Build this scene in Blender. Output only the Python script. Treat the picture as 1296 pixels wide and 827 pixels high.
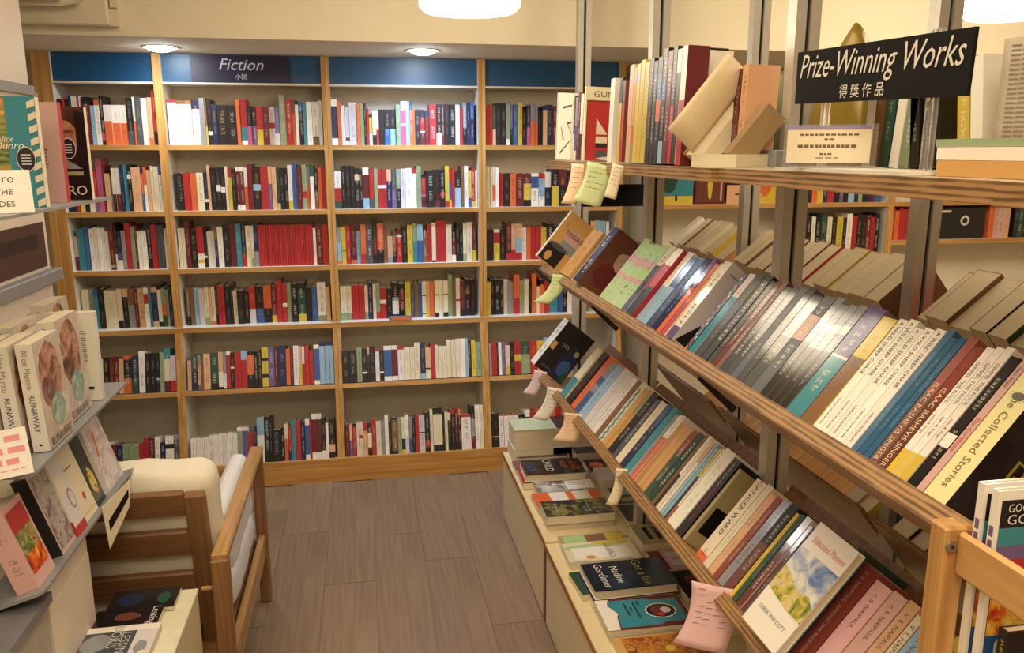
import bpy, math, random
from mathutils import Vector as V, Matrix
random.seed(11)
for o in list(bpy.data.objects):
    bpy.data.objects.remove(o)
S = bpy.context.scene
COL = S.collection

# ------------------------------------------------------------------ camera
CAMZ = 1.57
yaw, pitch, roll = 0.1792, 0.2100, -0.0010
cy, sy, cp, sp = math.cos(yaw), math.sin(yaw), math.cos(pitch), math.sin(pitch)
fw = V((sy*cp, cy*cp, -sp)); rt = V((cy, -sy, 0)); up = rt.cross(fw)
rt2 = rt*math.cos(roll) + up*math.sin(roll); up2 = -rt*math.sin(roll) + up*math.cos(roll)
cam = bpy.data.objects.new('camera', bpy.data.cameras.new('camera'))
COL.objects.link(cam)
cam.matrix_world = Matrix(((rt2.x, up2.x, -fw.x, 0), (rt2.y, up2.y, -fw.y, 0), (rt2.z, up2.z, -fw.z, CAMZ), (0, 0, 0, 1)))
cam.data.sensor_fit = 'HORIZONTAL'; cam.data.sensor_width = 36.0
cam.data.lens = 36.0*1038.16/1296.0
cam.data.clip_start = 0.05; cam.data.clip_end = 60
S.camera = cam

# ------------------------------------------------------------------ exposure, world, unseen fill lights
S.view_settings.view_transform = 'Standard'; S.view_settings.look = 'None'
S.view_settings.gamma = 1.0; S.view_settings.use_curve_mapping = False
S.view_settings.exposure = 0.0
W = bpy.data.worlds.new('world'); S.world = W; W.use_nodes = True
W.node_tree.nodes['Background'].inputs[0].default_value = (1.0, 0.84, 0.64, 1)
W.node_tree.nodes['Background'].inputs[1].default_value = 0.60

def area(name, loc, target, sx, sy_, power, color):
    l = bpy.data.lights.new(name, 'AREA'); l.shape = 'RECTANGLE'; l.size = sx; l.size_y = sy_
    l.energy = power; l.color = color
    o = bpy.data.objects.new(name, l); COL.objects.link(o); o.location = loc
    o.rotation_euler = (V(target)-V(loc)).to_track_quat('-Z', 'Y').to_euler()
    return o
WARM = (1.0, 0.82, 0.58); COLD = (0.62, 0.80, 1.0)
area('unseen_ceiling_fill', (-0.1, 1.5, 2.68), (-0.1, 1.5, 0), 1.2, 1.2, 22, WARM)  # area light standing in for ceiling fixtures out of view
area('unseen_ceiling_fill', (0.2, -0.3, 2.68), (0.2, -0.3, 0), 1.2, 1.2, 40, WARM)  # added fill behind the camera, brightens the bookcase front
area('unseen_ceiling_fill', (2.5, 2.0, 2.68), (2.5, 2.0, 0), 1.2, 1.2, 52, WARM)  # added fill for the books on the rack's far side
area('unseen_ceiling_fill', (-1.2, -0.9, 2.68), (-1.2, -0.9, 0), 1.2, 1.2, 28, WARM)  # added fill behind the camera, no fixture modelled
# ------------------------------------------------------------------ helpers
def lin(h):
    h = h.lstrip('#'); out = []
    for i in (0, 2, 4):
        c = int(h[i:i+2], 16)/255.0
        out.append(c/12.92 if c <= 0.04045 else ((c+0.055)/1.055)**2.4)
    return tuple(out)

PAL = {  # cover colours: code -> (colour, word)
 'k': ('211d1f', 'black'), 'w': ('e9e4da', 'white'), 'c': ('ddd2b6', 'cream'), 'r': ('b02a2c', 'red'),
 'd': ('682228', 'maroon'), 'o': ('d4683a', 'orange'), 'y': ('cfb640', 'yellow'), 'g': ('8c9c78', 'green'),
 'e': ('2a4f43', 'dark green'), 'b': ('365c94', 'blue'), 'n': ('232a4e', 'navy'), 't': ('3a8796', 'teal'),
 'l': ('8fb4cc', 'pale blue'), 'p': ('6d5b8a', 'purple'), 'm': ('b8567f', 'pink'), 's': ('8c8f92', 'grey'),
 'a': ('4c5056', 'dark grey'), 'u': ('7d5a3c', 'brown'), 'f': ('d7a983', 'tan'), 'i': ('cfc9cc', 'pale grey'),
 'q': ('a8c98a', 'light green'), 'v': ('a39a6c', 'olive'), 'h': ('e2b0b4', 'rose'), 'z': ('6d3f36', 'red brown'),
 'j': ('c79a5a', 'kraft brown'), 'x': ('c9a19b', 'dusty pink'),
 'J': ('9f8660', 'tan brown'), 'Y': ('dcd7a0', 'pale yellow'), 'B': ('2f5f84', 'steel blue'), 'R': ('8a4136', 'rust red'),
}
LINC = {k: lin(v[0]) for k, v in PAL.items()}
DARK = set('kdenazpBR')

def nt(name):
    m = bpy.data.materials.new(name); m.use_nodes = True
    return m, m.node_tree.nodes, m.node_tree.links, m.node_tree.nodes['Principled BSDF']

def mat(name, hexc, rough=0.5, metal=0.0, var=0.06, scale=30.0, bump=0.0, spec=0.5):
    m, N, L, P = nt(name)
    tc = N.new('ShaderNodeTexCoord'); no = N.new('ShaderNodeTexNoise'); no.inputs['Scale'].default_value = scale
    no.inputs['Detail'].default_value = 3
    L.new(tc.outputs['Object'], no.inputs['Vector'])
    rp = N.new('ShaderNodeValToRGB'); c = lin(hexc)
    rp.color_ramp.elements[0].position = 0.3; rp.color_ramp.elements[1].position = 0.7
    rp.color_ramp.elements[0].color = (*[x*(1-var) for x in c], 1)
    rp.color_ramp.elements[1].color = (*[min(1, x*(1+var)) for x in c], 1)
    L.new(no.outputs[0], rp.inputs[0]); L.new(rp.outputs[0], P.inputs['Base Color'])
    P.inputs['Roughness'].default_value = rough; P.inputs['Metallic'].default_value = metal
    P.inputs['Specular IOR Level'].default_value = spec
    if bump:
        b = N.new('ShaderNodeBump'); b.inputs['Strength'].default_value = bump; b.inputs['Distance'].default_value = 0.002
        L.new(no.outputs[0], b.inputs['Height']); L.new(b.outputs[0], P.inputs['Normal'])
    return m

def emit(name, rgb, strength):
    m, N, L, P = nt(name)
    P.inputs['Base Color'].default_value = (0.9, 0.88, 0.8, 1)
    P.inputs['Emission Color'].default_value = (*rgb, 1); P.inputs['Emission Strength'].default_value = strength
    return m

def wood(name, dark, light, axis, rough=0.42, dens=1.0):
    """Grain running along the given axis (0 x, 1 y, 2 z)."""
    m, N, L, P = nt(name)
    tc = N.new('ShaderNodeTexCoord'); mp = N.new('ShaderNodeMapping')
    sc = [55*dens]*3; sc[axis] = 2.2*dens
    mp.inputs['Scale'].default_value = sc
    L.new(tc.outputs['Object'], mp.inputs['Vector'])
    n1 = N.new('ShaderNodeTexNoise'); n1.inputs['Scale'].default_value = 1.0; n1.inputs['Detail'].default_value = 5
    n1.inputs['Distortion'].default_value = 0.6
    L.new(mp.outputs[0], n1.inputs['Vector'])
    rp = N.new('ShaderNodeValToRGB')
    rp.color_ramp.elements[0].position = 0.32; rp.color_ramp.elements[1].position = 0.68
    rp.color_ramp.elements[0].color = (*lin(dark), 1); rp.color_ramp.elements[1].color = (*lin(light), 1)
    L.new(n1.outputs[0], rp.inputs[0]); L.new(rp.outputs[0], P.inputs['Base Color'])
    P.inputs['Roughness'].default_value = rough
    b = N.new('ShaderNodeBump'); b.inputs['Strength'].default_value = 0.08; b.inputs['Distance'].default_value = 0.001
    L.new(n1.outputs[0], b.inputs['Height']); L.new(b.outputs[0], P.inputs['Normal'])
    return m

def ply_edge(name, dark, light, period=0.0085):
    """Plywood edge: plies run as thin lines; uses the UV (metres) of the box helper, v across the plies."""
    m, N, L, P = nt(name)
    uv = N.new('ShaderNodeUVMap'); uv.uv_map = 'UVMap'
    sx = N.new('ShaderNodeSeparateXYZ'); L.new(uv.outputs[0], sx.inputs[0])
    mu = N.new('ShaderNodeMath'); mu.operation = 'MULTIPLY'; mu.inputs[1].default_value = 2*math.pi/period
    L.new(sx.outputs[1], mu.inputs[0])
    nz = N.new('ShaderNodeTexNoise'); nz.inputs['Scale'].default_value = 1.0
    mp = N.new('ShaderNodeMapping'); mp.inputs['Scale'].default_value = (14, 160, 1)
    L.new(uv.outputs[0], mp.inputs[0]); L.new(mp.outputs[0], nz.inputs['Vector'])
    sn = N.new('ShaderNodeMath'); sn.operation = 'SINE'
    ad = N.new('ShaderNodeMath'); ad.operation = 'ADD'; L.new(mu.outputs[0], ad.inputs[0]); L.new(nz.outputs[0], ad.inputs[1])
    L.new(ad.outputs[0], sn.inputs[0])
    m2 = N.new('ShaderNodeMath'); m2.operation = 'MULTIPLY_ADD'; m2.inputs[1].default_value = 0.22; 
    L.new(sn.outputs[0], m2.inputs[0]); L.new(nz.outputs[0], m2.inputs[2])
    rp = N.new('ShaderNodeValToRGB')
    rp.color_ramp.elements[0].position = 0.25; rp.color_ramp.elements[1].position = 0.62
    rp.color_ramp.elements[0].color = (*lin(dark), 1); rp.color_ramp.elements[1].color = (*lin(light), 1)
    L.new(m2.outputs[0], rp.inputs[0]); L.new(rp.outputs[0], P.inputs['Base Color'])
    P.inputs['Roughness'].default_value = 0.4
    return m

def printed(name, rough):
    """Printed cover: base colour 'col', lettering colour 'ink' in blocks of small type placed by the spine UV."""
    m, N, L, P = nt(name)
    a = N.new('ShaderNodeAttribute'); a.attribute_name = 'col'
    b = N.new('ShaderNodeAttribute'); b.attribute_name = 'ink'
    uv = N.new('ShaderNodeUVMap'); uv.uv_map = 'UVMap'     # u 0..1 over the spine, v in spine widths
    uz = N.new('ShaderNodeUVMap'); uz.uv_map = 'zone'      # u seed, v 0..1 over the height
    su = N.new('ShaderNodeSeparateXYZ'); L.new(uv.outputs[0], su.inputs[0])
    sz = N.new('ShaderNodeSeparateXYZ'); L.new(uz.outputs[0], sz.inputs[0])
    def M(op, x, y=None, z=None):
        n = N.new('ShaderNodeMath'); n.operation = op
        for i, q in enumerate((x, y, z)):
            if q is None: continue
            if isinstance(q, (int, float)): n.inputs[i].default_value = q
            else: L.new(q, n.inputs[i])
        return n.outputs[0]
    u, v = su.outputs[0], su.outputs[1]; seed, h = sz.outputs[0], sz.outputs[1]
    inu = M('LESS_THAN', M('ABSOLUTE', M('SUBTRACT', u, 0.5)), 0.19)
    # two blocks of type: author and title, lengths from the seed
    s1 = M('FRACT', M('MULTIPLY', seed, 7.13)); s2 = M('FRACT', M('MULTIPLY', seed, 3.71))
    z1 = M('LESS_THAN', M('ABSOLUTE', M('SUBTRACT', h, M('MULTIPLY_ADD', s1, 0.08, 0.68))), M('MULTIPLY_ADD', s2, 0.08, 0.10))
    z2 = M('LESS_THAN', M('ABSOLUTE', M('SUBTRACT', h, M('MULTIPLY_ADD', s2, 0.08, 0.30))), M('MULTIPLY_ADD', s1, 0.07, 0.08))
    zone = M('MAXIMUM', z1, z2)
    cb = N.new('ShaderNodeCombineXYZ')
    L.new(M('FLOOR', M('MULTIPLY', u, 12.0)), cb.inputs[0]); L.new(M('FLOOR', M('MULTIPLY', v, 11.0)), cb.inputs[1])
    L.new(M('MULTIPLY', seed, 91.0), cb.inputs[2])
    wn = N.new('ShaderNodeTexWhiteNoise'); wn.noise_dimensions = '3D'; L.new(cb.outputs[0], wn.inputs['Vector'])
    ink = M('GREATER_THAN', wn.outputs[0], 0.45)
    gap = M('LESS_THAN', M('FRACT', M('MULTIPLY', v, 2.75)), 0.73)
    mask = M('MULTIPLY', M('MULTIPLY', inu, zone), M('MULTIPLY', ink, gap))
    mx = N.new('ShaderNodeMix'); mx.data_type = 'RGBA'
    L.new(M('MULTIPLY', mask, M('MULTIPLY', b.outputs['Alpha'], M('MULTIPLY_ADD', s1, 0.45, 0.18))), mx.inputs['Factor'])
    L.new(a.outputs['Color'], mx.inputs['A']); L.new(b.outputs['Color'], mx.inputs['B'])
    L.new(mx.outputs['Result'], P.inputs['Base Color'])
    P.inputs['Roughness'].default_value = rough
    return m

M_PRINT = printed('printed_cover', 0.40)
M_GLOSS = printed('printed_cover_gloss', 0.13)
M_PAPER = mat('page_paper', 'd9ccb0', 0.9, var=0.05, scale=220)
M_GREYPAPER = mat('page_paper_grey', 'b9ad97', 0.9, var=0.06, scale=220)

class MB:
    """Collects faces, each with a colour, an ink colour and UVs; builds ONE mesh object."""
    def __init__(s): s.v, s.f, s.c, s.k, s.uv, s.z, s.m, s.sm = [], [], [], [], [], [], [], []
    def face(s, pts, c=(1, 1, 1), ink=None, uv=None, z=None, mi=0, smooth=False):
        b = len(s.v); s.v += [tuple(p) for p in pts]; s.f.append(tuple(range(b, b+len(pts))))
        n = len(pts)
        s.c.append(c); s.k.append((*ink, 1.0) if ink else (0, 0, 0, 0))
        s.uv.append(uv or [(0.0, 0.0)]*n); s.z.append(z or [(0.0, 0.0)]*n); s.m.append(mi); s.sm.append(smooth)
    def box(s, lo, hi, c=(1, 1, 1), mi=0, fm=None):
        (x0, y0, z0), (x1, y1, z1) = lo, hi
        F = [('-x', [(x0,y1,z0),(x0,y0,z0),(x0,y0,z1),(x0,y1,z1)], 1, 2), ('+x', [(x1,y0,z0),(x1,y1,z0),(x1,y1,z1),(x1,y0,z1)], 1, 2),
             ('-y', [(x0,y0,z0),(x1,y0,z0),(x1,y0,z1),(x0,y0,z1)], 0, 2), ('+y', [(x1,y1,z0),(x0,y1,z0),(x0,y1,z1),(x1,y1,z1)], 0, 2),
             ('-z', [(x0,y1,z0),(x1,y1,z0),(x1,y0,z0),(x0,y0,z0)], 0, 1), ('+z', [(x0,y0,z1),(x1,y0,z1),(x1,y1,z1),(x0,y1,z1)], 0, 1)]
        for k, p, a, b in F:
            s.face(p, c, uv=[(q[a], q[b]) for q in p], mi=(fm or {}).get(k, mi))
    def prism(s, pts, y0, y1, c=(1, 1, 1), mi=0, axes=(0, 2, 1)):
        """Extrudes a polygon (in axes a,b) along the third axis."""
        a, b, e = axes
        def P(q, t):
            r = [0, 0, 0]; r[a], r[b], r[e] = q[0], q[1], t; return tuple(r)
        n = len(pts)
        s.face([P(q, y0) for q in pts], c, mi=mi); s.face([P(q, y1) for q in reversed(pts)], c, mi=mi)
        for i in range(n):
            q, r = pts[i], pts[(i+1) % n]; d = math.hypot(r[0]-q[0], r[1]-q[1])
            s.face([P(q, y1), P(r, y1), P(r, y0), P(q, y0)], c, uv=[(y1, 0), (y1, d), (y0, d), (y0, 0)], mi=mi)
    def build(s, name, mats, parent=None, matrix=None, weld=False, bevel=0.0):
        me = bpy.data.meshes.new(name); me.from_pydata(s.v, [], s.f)
        me.color_attributes.new('col', 'FLOAT_COLOR', 'CORNER'); me.color_attributes.new('ink', 'FLOAT_COLOR', 'CORNER')
        me.uv_layers.new(name='UVMap'); me.uv_layers.new(name='zone')
        A, B, U, Z = [], [], [], []
        for f, c, k, uv, z in zip(s.f, s.c, s.k, s.uv, s.z):
            for i in range(len(f)):
                A += [*c[:3], 1.0]; B += k; U += uv[i]; Z += z[i]
        me.color_attributes['col'].data.foreach_set('color', A); me.color_attributes['ink'].data.foreach_set('color', B)
        me.uv_layers['UVMap'].data.foreach_set('uv', U); me.uv_layers['zone'].data.foreach_set('uv', Z)
        me.polygons.foreach_set('material_index', s.m)
        me.polygons.foreach_set('use_smooth', s.sm)
        for m in (mats if isinstance(mats, (list, tuple)) else [mats]): me.materials.append(m)
        import bmesh
        bm = bmesh.new(); bm.from_mesh(me)
        bmesh.ops.remove_doubles(bm, verts=bm.verts, dist=1e-6)
        if bevel:
            bmesh.ops.recalc_face_normals(bm, faces=bm.faces)
            bmesh.ops.bevel(bm, geom=list(bm.edges), offset=bevel, offset_type='OFFSET', segments=1, profile=0.7, clamp_overlap=True, affect='EDGES')
        bmesh.ops.recalc_face_normals(bm, faces=bm.faces)
        bm.to_mesh(me); bm.free()
        o = bpy.data.objects.new(name, me); COL.objects.link(o)
        if parent: o.parent = parent
        if matrix: o.matrix_local = matrix
        return o

def tag(o, label=None, cat=None, group=None, kind=None):
    if label: o['label'] = label
    if cat: o['category'] = cat
    if group: o['group'] = group
    if kind: o['kind'] = kind
    return o

def empty(name, loc=(0, 0, 0), axes=None):
    o = bpy.data.objects.new(name, None); COL.objects.link(o); o.empty_display_size = 0.05
    if axes:
        x, y, z = axes
        o.matrix_world = Matrix(((x[0], y[0], z[0], loc[0]), (x[1], y[1], z[1], loc[1]), (x[2], y[2], z[2], loc[2]), (0, 0, 0, 1)))
    else: o.location = loc
    return o

def boxobj(name, lo, hi, m, parent=None, bevel=0.0, fm=None):
    b = MB(); b.box(lo, hi, fm=fm); return b.build(name, m, parent, bevel=bevel)

def grid_mb(fn, nu, nv, thick=0.0, c=(1, 1, 1), b=None, cfn=None):
    """Surface fn(u,v) as a thin solid sheet."""
    b = b or MB(); P = [[V(fn(i/nu, j/nv)) for j in range(nv+1)] for i in range(nu+1)]
    Nn = [[None]*(nv+1) for _ in range(nu+1)]
    for i in range(nu+1):
        for j in range(nv+1):
            du = P[min(i+1, nu)][j]-P[max(i-1, 0)][j]; dv = P[i][min(j+1, nv)]-P[i][max(j-1, 0)]
            n = du.cross(dv); n.normalize() if n.length > 1e-9 else None; Nn[i][j] = n
    for i in range(nu):
        for j in range(nv):
            q = [(i, j), (i+1, j), (i+1, j+1), (i, j+1)]
            cc = cfn((i+.5)/nu, (j+.5)/nv) if cfn else c
            b.face([P[x][y]+Nn[x][y]*thick/2 for x, y in q], cc, smooth=True)
            if thick: b.face([P[x][y]-Nn[x][y]*thick/2 for x, y in reversed(q)], c, smooth=True)
    if thick:
        rim = [(i, 0) for i in range(nu+1)]+[(nu, j) for j in range(1, nv+1)]+[(i, nv) for i in range(nu-1, -1, -1)]+[(0, j) for j in range(nv-1, 0, -1)]
        for a, e in zip(rim, rim[1:]+rim[:1]):
            b.face([P[a[0]][a[1]]-Nn[a[0]][a[1]]*thick/2, P[e[0]][e[1]]-Nn[e[0]][e[1]]*thick/2, P[e[0]][e[1]]+Nn[e[0]][e[1]]*thick/2, P[a[0]][a[1]]+Nn[a[0]][a[1]]*thick/2], c)
    return b

_INK = {}
def ink_mat(hexc, rough=0.5):
    if hexc not in _INK: _INK[hexc] = mat('ink_'+hexc, hexc, rough, var=0.0)
    return _INK[hexc]
_TXT = {}
_LAY = {}      # height of the print layers already laid on a thing, so that later print stays on top
def text(parent, s, size, origin, r, u, n, hexc, shear=0.0, align='CENTER', offset=0.0, fit=None, name='lettering'):
    """Flat lettering as a thin mesh: reading direction r, letter-up u, facing n (all in the parent's space)."""
    key = (s, shear, align, offset)
    if key not in _TXT:
        cu = bpy.data.curves.new('lettering', 'FONT'); cu.body = s; cu.size = 1.0; cu.shear = shear
        cu.align_x = align; cu.align_y = 'CENTER'; cu.resolution_u = 2; cu.offset = offset
        ob = bpy.data.objects.new('lettering_source', cu)
        me = bpy.data.meshes.new_from_object(ob)
        bpy.data.objects.remove(ob); bpy.data.curves.remove(cu)
        _TXT[key] = me
    me0 = _TXT[key]; me = me0.copy(); me.materials.clear(); me.materials.append(ink_mat(hexc))
    if fit and len(me.vertices):
        wd = max(v.co.x for v in me.vertices)-min(v.co.x for v in me.vertices)
        sx = fit/max(wd, 1e-4)
    else: sx = size
    me.name = name
    o = bpy.data.objects.new(name, me); COL.objects.link(o)
    if parent: o.parent = parent
    r, u, n = V(r).normalized(), V(u).normalized(), V(n).normalized()
    lay = _LAY.get(parent.name, 0.0) if parent else 0.0
    p = V(origin)+n*(0.0006+lay)
    o.matrix_local = Matrix(((r.x*sx, u.x*size, n.x*size, p.x), (r.y*sx, u.y*size, n.y*size, p.y), (r.z*sx, u.z*size, n.z*size, p.z), (0, 0, 0, 1)))
    return o

def bands(spec):
    """'r65w80y88w' -> [(0..1 from the top, code)]"""
    out, i, last = [], 0, 0.0
    while i < len(spec):
        ch = spec[i]; i += 1; d = ''
        while i < len(spec) and spec[i].isdigit(): d += spec[i]; i += 1
        out.append([ch, int(d)/100.0 if d else None])
    n = len(out); free = [k for k in range(n-1) if out[k][1] is None]
    for k in free: out[k][1] = (k+1)/n
    out[-1][1] = 1.0
    return [(c, e) for c, e in out]

def spine_words(spec):
    b = bands(spec); w = []; p = 0
    ext = {}
    for c, e in b:
        ext[c] = ext.get(c, 0)+e-p; p = e
    ks = sorted(ext, key=lambda c: -ext[c])
    a = PAL[ks[0]][1]
    if len(ks) > 1 and ext[ks[1]] > 0.14: return a+' and '+PAL[ks[1]][1]
    return a

def cover_mesh(T, H, D, spec, ink, cover=None, back=None, c=0.0016, pages=False, b=None, X=lambda p: p, seed=None, jit=0.07):
    """Book cover folded round a spine: x thickness, y from spine to fore-edge, z up. With pages=True also the page block, as one mesh."""
    b = b or MB(); rnd = random.random
    seed = rnd() if seed is None else seed
    j = 1+(rnd()-.5)*2*jit; g = 1+(rnd()-.5)*jit
    C = lambda ch: tuple(min(.95, x*j*(g if i == 1 else 1)) for i, x in enumerate(LINC[ch]))
    ik = LINC[ink] if ink else None
    prev = 0.0
    for ch, e in bands(spec):
        z1, z0 = H*(1-prev), H*(1-e)
        b.face([X((0, 0, z0)), X((T, 0, z0)), X((T, 0, z1)), X((0, 0, z1))], C(ch), ik,
               uv=[(0, z0/T), (1, z0/T), (1, z1/T), (0, z1/T)], z=[(seed, z0/H), (seed, z0/H), (seed, z1/H), (seed, z1/H)])
        prev = e
    main = max(bands(spec), key=lambda q: 1)[0]
    cf = C(cover or main); cb_ = C(back or main); inn = (0.75, 0.7, 0.6)
    for x, cc, s in ((T, cf, 1), (0, cb_, -1)):
        q = [(x, 0, 0), (x, D, 0), (x, D, H), (x, 0, H)]
        b.face([X(p) for p in (q if s > 0 else q[::-1])], cc)
    if pages:
        e = 0.003
        b.face([X((0, 0, H)), X((T, 0, H)), X((T, c, H)), X((0, c, H))], cf)
        b.face([X((c, c, H-e)), X((T-c, c, H-e)), X((T-c, D-e, H-e)), X((c, D-e, H-e))], (0.62, 0.55, 0.42))
        b.face([X((0, 0, 0)), X((0, D, 0)), X((T, D, 0)), X((T, 0, 0))], (0.5, 0.45, 0.36))
        b.face([X((c, D-e, 0)), X((c, D-e, H-e)), X((T-c, D-e, H-e)), X((T-c, D-e, 0))], (0.62, 0.55, 0.42))
        for x0, x1, cc in ((0, c, cb_), (T-c, T, cf)):
            b.face([X((x0, c, H)), X((x1, c, H)), X((x1, D, H)), X((x0, D, H))], cc)
            b.face([X((x0, D, 0)), X((x0, D, H)), X((x1, D, H)), X((x1, D, 0))], cc)
        b.face([X((c, c, H-e)), X((c, c, H)), X((c, D, H)), X((c, D, H-e))], cb_)
        b.face([X((T-c, c, H)), X((T-c, c, H-e)), X((T-c, D, H-e)), X((T-c, D, H))], cf)
        b.face([X((c, c, H)), X((c, c, H-e)), X((T-c, c, H-e)), X((T-c, c, H))], cf)
    else:
        for z, s in ((H, 1), (0, -1)):
            for q in ([(0, 0), (T, 0), (T, c), (0, c)], [(0, c), (c, c), (c, D), (0, D)], [(T-c, c), (T, c), (T, D), (T-c, D)]):
                p = [(x, y, z) for x, y in q]; b.face([X(k) for k in (p if s > 0 else p[::-1])], cf if q[0][0] else cb_)
        b.face([X((T-c, c, 0)), X((T-c, c, H)), X((T-c, D, H)), X((T-c, D, 0))], inn)
        b.face([X((c, c, 0)), X((c, D, 0)), X((c, D, H)), X((c, c, H))], inn)
        b.face([X((c, c, 0)), X((c, c, H)), X((T-c, c, H)), X((T-c, c, 0))], inn)
        b.face([X((T-c, D, 0)), X((T-c, D, H)), X((T, D, H)), X((T, D, 0))], cf)
        b.face([X((0, D, 0)), X((0, D, H)), X((c, D, H)), X((c, D, 0))], cb_)
    return b

NBOOK = [0]
def book(O, t, u, w, T, H, D, spec, label, ink=None, cover=None, back=None, gloss=False, group=None, title=None, hard=False, paper=None, name=None, cat='book'):
    """A book built from parts: folded cover and page block, plus lettering when title is given."""
    NBOOK[0] += 1; name = name or ('hardback' if hard else 'paperback')
    r = empty(name, O, (t, w, u)); tag(r, label, cat, group)
    c = 0.0026 if hard else 0.0013
    cover_mesh(T, H, D, spec, None if title else ink, cover, back, c=c).build('cover', M_GLOSS if gloss else M_PRINT, r)
    e = 0.003 if hard else 0.0004
    pb = MB(); pb.box((c, c, e), (T-c, D-(0.004 if hard else 0.0008), H-e)); pb.build('page_block', paper or M_PAPER, r)
    if title:
        for s, sz, zf, hx in title:
            text(r, s, min(sz, T*0.9), (T/2, 0, H*zf), (0, 0, -1), (1, 0, 0), (0, -1, 0), hx)
    return r

def print_on(root, face, polys, T, H, D, name='cover_print', m=None):
    """Flat colour areas of a cover's artwork. face 'front' (x=T) or 'back' (x=0); polys: (code or rgb, [(a,b)...]) with a 0..1 left to right, b 0..1 bottom to top."""
    b = MB(); base = _LAY.get(root.name, 0.0) if face != 'spine' else 0.0
    for i, (c, pts) in enumerate(polys):
        cc = LINC[c] if isinstance(c, str) else c
        k = base+0.0003+0.0001*i
        if face != 'spine': _LAY[root.name] = k
        if face == 'front': P = [(T+k, a*D, z*H) for a, z in pts]
        elif face == 'back': P = [(-k, (1-a)*D, z*H) for a, z in pts]
        else: P = [(a*T, -k, z*H) for a, z in pts]
        b.face(P, cc)
    return b.build(name, m or M_PRINT, root)
_PH = {}
def photo(name, cols, scale=16.0, distort=1.2, detail=3.0, bands_=None, rough=0.2, seed=0.0):
    """Printed picture: soft patches of the listed colours (bands_: axis along which the picture is striped)."""
    if name in _PH: return _PH[name]
    m, N, L, P = nt('picture_'+name)
    tc = N.new('ShaderNodeTexCoord'); mp = N.new('ShaderNodeMapping'); mp.inputs['Location'].default_value = (seed, seed*.7, seed*1.3)
    sc = [1, 1, 1]
    if bands_ is not None: sc = [.22, .22, .22]; sc[bands_] = 1.6
    mp.inputs['Scale'].default_value = sc
    L.new(tc.outputs['Object'], mp.inputs[0])
    n = N.new('ShaderNodeTexNoise'); n.inputs['Scale'].default_value = scale; n.inputs['Detail'].default_value = detail; n.inputs['Distortion'].default_value = distort
    L.new(mp.outputs[0], n.inputs['Vector'])
    rp = N.new('ShaderNodeValToRGB'); e = rp.color_ramp.elements
    while len(e) < len(cols): e.new(.5)
    for i, c in enumerate(cols):
        e[i].position = .30+.40*i/(len(cols)-1)
    for i, c in enumerate(cols): e[i].color = (*lin(c), 1)
    L.new(n.outputs[0], rp.inputs[0]); L.new(rp.outputs[0], P.inputs['Base Color']); P.inputs['Roughness'].default_value = rough
    _PH[name] = m; return m
def rect(a0, b0, a1, b1): return [(a0, b0), (a1, b0), (a1, b1), (a0, b1)]
def disc(a, b, ra, rb, n=20): return [(a+ra*math.cos(2*math.pi*i/n), b+rb*math.sin(2*math.pi*i/n)) for i in range(n)]
def blob(a, b, ra, rb, n=14, k=.25):
    return [(a+ra*(1+(random.random()-.5)*k)*math.cos(2*math.pi*i/n), b+rb*(1+(random.random()-.5)*k)*math.sin(2*math.pi*i/n)) for i in range(n)]
def lines(c, a0, b0, a1, b1, n, fill=.5):
    out = []
    for i in range(n):
        z = b1-(b1-b0)*(i+.5)/n; h = (b1-b0)/n*fill/2
        x = a1 if i < n-1 else a0+(a1-a0)*.55
        out.append((c, rect(a0, z-h, x-(random.random()*.03), z+h)))
    return out
def words_print(parent, rows, z, hexc, axis='xy', name='print_lines'):
    """Illegible small print: rows of (centre a, centre b, half width, height, number of words) on a flat face (xy) or an upright face (xz)."""
    b = MB(); rnd = random.Random(len(rows)*7+3)
    for a, c, hw, h, n in rows:
        ws = [rnd.uniform(.6, 1.4) for _ in range(n)]; tot = sum(ws); x = a-hw
        for w_ in ws:
            x1 = x+2*hw*w_/tot; e = (x1-x)*.12
            q = [(x+e, c-h/2), (x1-e, c-h/2), (x1-e, c+h/2), (x+e, c+h/2)]
            b.face([(p, r_, z) if axis == 'xy' else (p, z, r_) for p, r_ in q]); x = x1
    return tag(b.build(name, ink_mat(hexc), parent), kind='stuff')
ORD = ['zeroth', 'first', 'second', 'third', 'fourth', 'fifth', 'sixth', 'seventh', 'eighth', 'ninth', 'tenth', 'eleventh', 'twelfth', 'thirteenth', 'fourteenth', 'fifteenth', 'sixteenth', 'seventeenth', 'eighteenth', 'nineteenth', 'twentieth']
TENS = {20: 'twenty', 30: 'thirty', 40: 'forty', 50: 'fifty', 60: 'sixty', 70: 'seventy'}
def ordw(n):
    if n <= 20: return ORD[n]
    t, r = n//10*10, n % 10
    if r == 0: return TENS[t].replace('ty', 'tieth')
    return TENS[t]+'-'+ORD[r]
# ------------------------------------------------------------------ materials of the place
M_WALL = mat('painted_wall', 'd9cdb0', 0.8, var=0.03, scale=8, bump=0.05)
M_CEIL = mat('painted_ceiling', 'e0d6bd', 0.85, var=0.02, scale=8)
M_PILLAR = mat('pillar_laminate', 'dccfc0', 0.55, var=0.03, scale=10)
M_GREYTRIM = mat('grey_trim', '8f8b88', 0.5, var=0.05)
M_WHITE = mat('white_laminate', 'e2e0d8', 0.35, var=0.02, scale=12)
M_BACK = mat('grey_beige_laminate', 'd6cbb6', 0.6, var=0.04, scale=14)
M_CREAM = mat('cream_laminate', 'dccfae', 0.45, var=0.03, scale=14)
M_BLUE = mat('blue_header', '0f4a70', 0.4, var=0.05, scale=5)
M_SIGNPURPLE = mat('sign_purple', '1f1a33', 0.45, var=0.05)
M_BLACK = mat('black_board', '0c0a09', 0.75, var=0.1, spec=0.2)
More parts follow.
